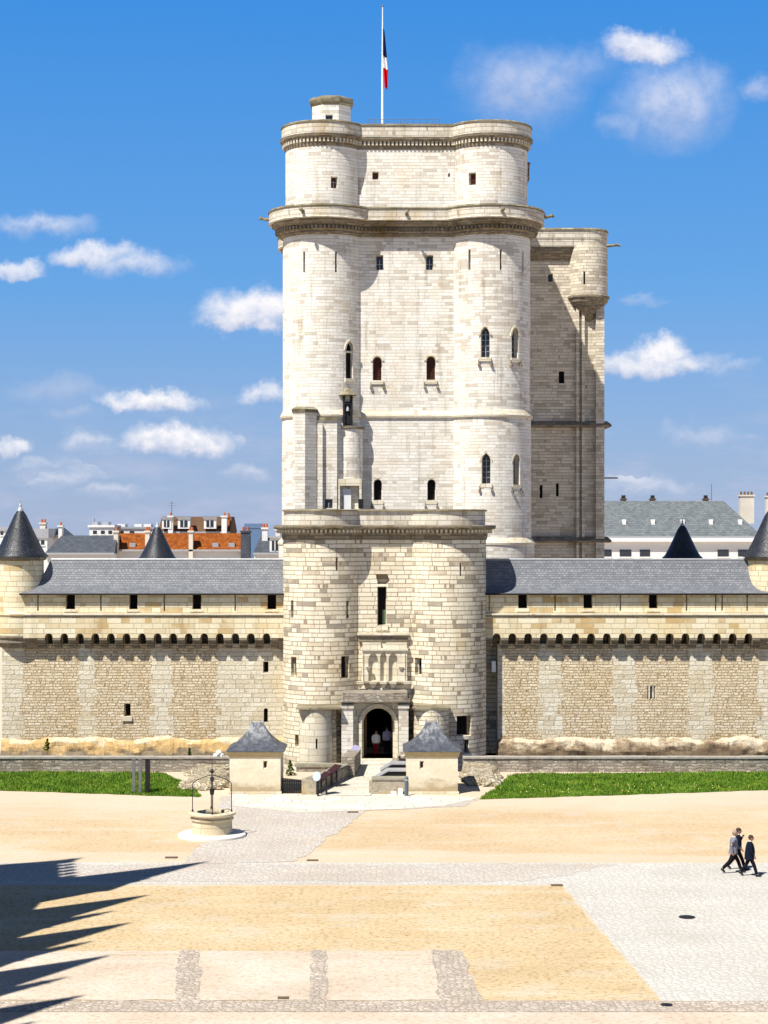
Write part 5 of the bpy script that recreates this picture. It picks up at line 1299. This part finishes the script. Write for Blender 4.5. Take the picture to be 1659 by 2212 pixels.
h = house(193, 245, 1134, 1139, 270, 'white flat roofed block with roof vents above the dark slate roof', 'white', 'palewall', name='apartment_building', flat=True, wins=((205, 1150, 8, 8), (222, 1150, 8, 8), (238, 1150, 8, 8)))
for px in (205, 228): MB().box(X(px-6, 271), X(px+6, 271), 271, 274, Z(1135, 271), Z(1127, 271)).build('roof_vent', M['lead'], h)
MB().tube([(X(204, 272), 272, Z(1130, 272)), (X(204, 272), 272, Z(1120, 272))], .06, 5).build('aerial', M['greypost'], h)
h = house(245, 330, 1138, 1142, 275, 'long white block with plant rooms between the slate and orange roofs', 'lead', 'palewall', name='apartment_building', flat=True, wins=((262, 1150, 10, 6), (285, 1150, 10, 6)))
for px in (262, 298, 318): MB().box(X(px-8, 276), X(px+8, 276), 276, 279, Z(1139, 276), Z(1132, 276)).build('plant_room', M['palewall'], h)
h = house(529, 563, 1131, 1141, 700, 'distant blue glass block on the horizon left of the keep', 'farblue', 'farblue', name='office_block', flat=True, depth=20)
h = house(549, 616, 1160, 1196, 216, 'dark slate roofed house with a white dormer beside the gatehouse', 'slate_far', 'palewall', depth=9, hipl=.5)
dormer(h, X(594, 216), 216.3, Z(1194, 216), 1.25, 1.75); chimney(h, 572, 1143, 1165, 12, 218, 'palewall', 2); chimney(h, 600, 1146, 1165, 10, 218, 'creamwall', 2)
# long building to the right
h = house(1240, 1646, 1082, 1160, 245, 'long white building with a grey slate roof, right of the keep', 'slate_farlight', 'palewall', name='barrack_block', hipr=4.2, depth=16,
          wins=((1351, 1195, 25, 15), (1393, 1195, 22, 15), (1562, 1195, 24, 15), (1605, 1195, 22, 15), (1310, 1195, 22, 15)))
MB().box(X(1240, 244.6), X(1650, 244.6), 244.3, 245, Z(1170, 244.6), Z(1162, 244.6)).build('cornice', M['white'], h)
for px in (1348, 1411, 1526): chimney(h, px, 1080, 1085, 9, 250, 'brownwall', 2, 'iron')
chimney(h, 1614, 1072, 1115, 30, 252, 'creamwall', 4, 'wood')
chimney(h, 1668, 1074, 1140, 24, 252, 'creamwall', 3, 'wood')
for px in (1347, 1409, 1473, 1534, 1597): 
    Yq = 247.2; MB().box(X(px-4, Yq), X(px+4, Yq), Yq-.8, Yq+.6, Z(1134, Yq), Z(1122, Yq)).build('skylight', M['white'], h)
MB().tube([(X(1537, 251), 251, Z(1085, 251)), (X(1537, 251), 251, Z(1045, 251))], .05, 5).build('aerial', M['greypost'], h)
xk = X(1320, 600); cr_ = thing('tower_crane', (xk-6, 600, 0), 'faint red crane jib far away just right of the keep', 'crane')
MB().box(xk-10, xk+2.2, 600, 600.5, Z(1034, 600), Z(1031, 600)).build('jib', M['signred'], cr_); MB().box(xk-8, xk-7, 600, 601, 0, Z(1028, 600)).build('mast', M['signred'], cr_)

# ================================================================== CHAPEL (out of view on the left; it throws the spired shadow)
chp = thing('gothic_chapel', (-28.5, 45, 0), 'gothic chapel with pinnacled buttresses beyond the left edge, its spired shadow on the courtyard', 'chapel')
MB().box(-35.5, -21.6, 8, 66, 0, 17.6).build('wall', M['trim'], chp)
MB().extr([(-35.8, 17.3), (-21.3, 17.3), (-28.5, 29.5)], lambda a, z, d: (a, d, z), 8, 65.6).build('roof', M['slate_dark'], chp)
MB().extr([(-36, 17.5), (-21, 17.5), (-28.4, 31.0)], lambda a, z, d: (a, d, z), 65.7, 66.6).build('gable', M['trim'], chp)
def pin(b, x, y, z0, z1, zt, w_):
    b.loft([[(x+sx*q, y+sy*q, z) for sx, sy in ((-1, -1), (1, -1), (1, 1), (-1, 1))] for q, z in ((w_, z0), (w_, z1), (w_*1.15, z1+.1), (w_*.85, z1+.25), (w_*.42, z1+(zt-z1)*.55), (.06, zt-.3), (.03, zt))])
    for k in range(5):
        zz = z1+.5+(zt-z1-1.2)*k/5; q = w_*.85*(1-(zz-z1)/(zt-z1))
        b.box(x-q-.12, x+q+.12, y-.1, y+.1, zz, zz+.22); b.box(x-.1, x+.1, y-q-.12, y+q+.12, zz, zz+.22)
for Y_ in (61.5, 56.3, 51.0, 45.6, 40.2, 34.8, 29.4, 24, 18.6, 13.2):
    b = MB(); b.box(-22, -20.3, Y_-.55, Y_+.55, 0, 15.5); pin(b, -21.0, Y_, 15.5, 17.5, 25.6, 1.0); b.build('buttress', M['trim'], chp)
    b = MB(); pin(b, -21.5, Y_-2.6, 17.4, 19.4, 24.6, .4); b.extr([(Y_-4.3, 17.5), (Y_-.9, 17.5), (Y_-2.6, 20.6)], lambda a, z, d: (d, a, z), -21.7, -21.3); b.build('window_gable', M['trim'], chp)
    fz = MB().extr(arch_poly(2.6, 4, 15, 'point'), lambda a, z, d: (-21.55+d, Y_-2.6+a, z), 0, .06).build('window', M['glass'], chp)
b = MB(); b.lathe(-21.2, 66.8, [(1.7, 0), (1.7, 19), (1.9, 19.3), (1.6, 19.6), (.2, 28.6), (.04, 29.9)], 8); pin(b, -20.5, 66, 17, 19, 23.6, .35); b.build('stair_turret', M['trim'], chp)
b = MB(); pin(b, -28.4, 66.1, 29, 30, 33.2, .45)
for i in range(9): b.box(-28.4+(.5+i*.75)-.14, -28.4+(.5+i*.75)+.14, 66, 66.3, 30.4-i*1.37, 31.3-i*1.37)
b.build('gable_crest', M['trim'], chp)
b = MB(); b.lathe(-35.6, 66.8, [(1.5, 0), (1.5, 19), (1.7, 19.3), (1.4, 19.6), (.12, 27.6), (.04, 28.2)], 8); b.build('stair_turret', M['trim'], chp)
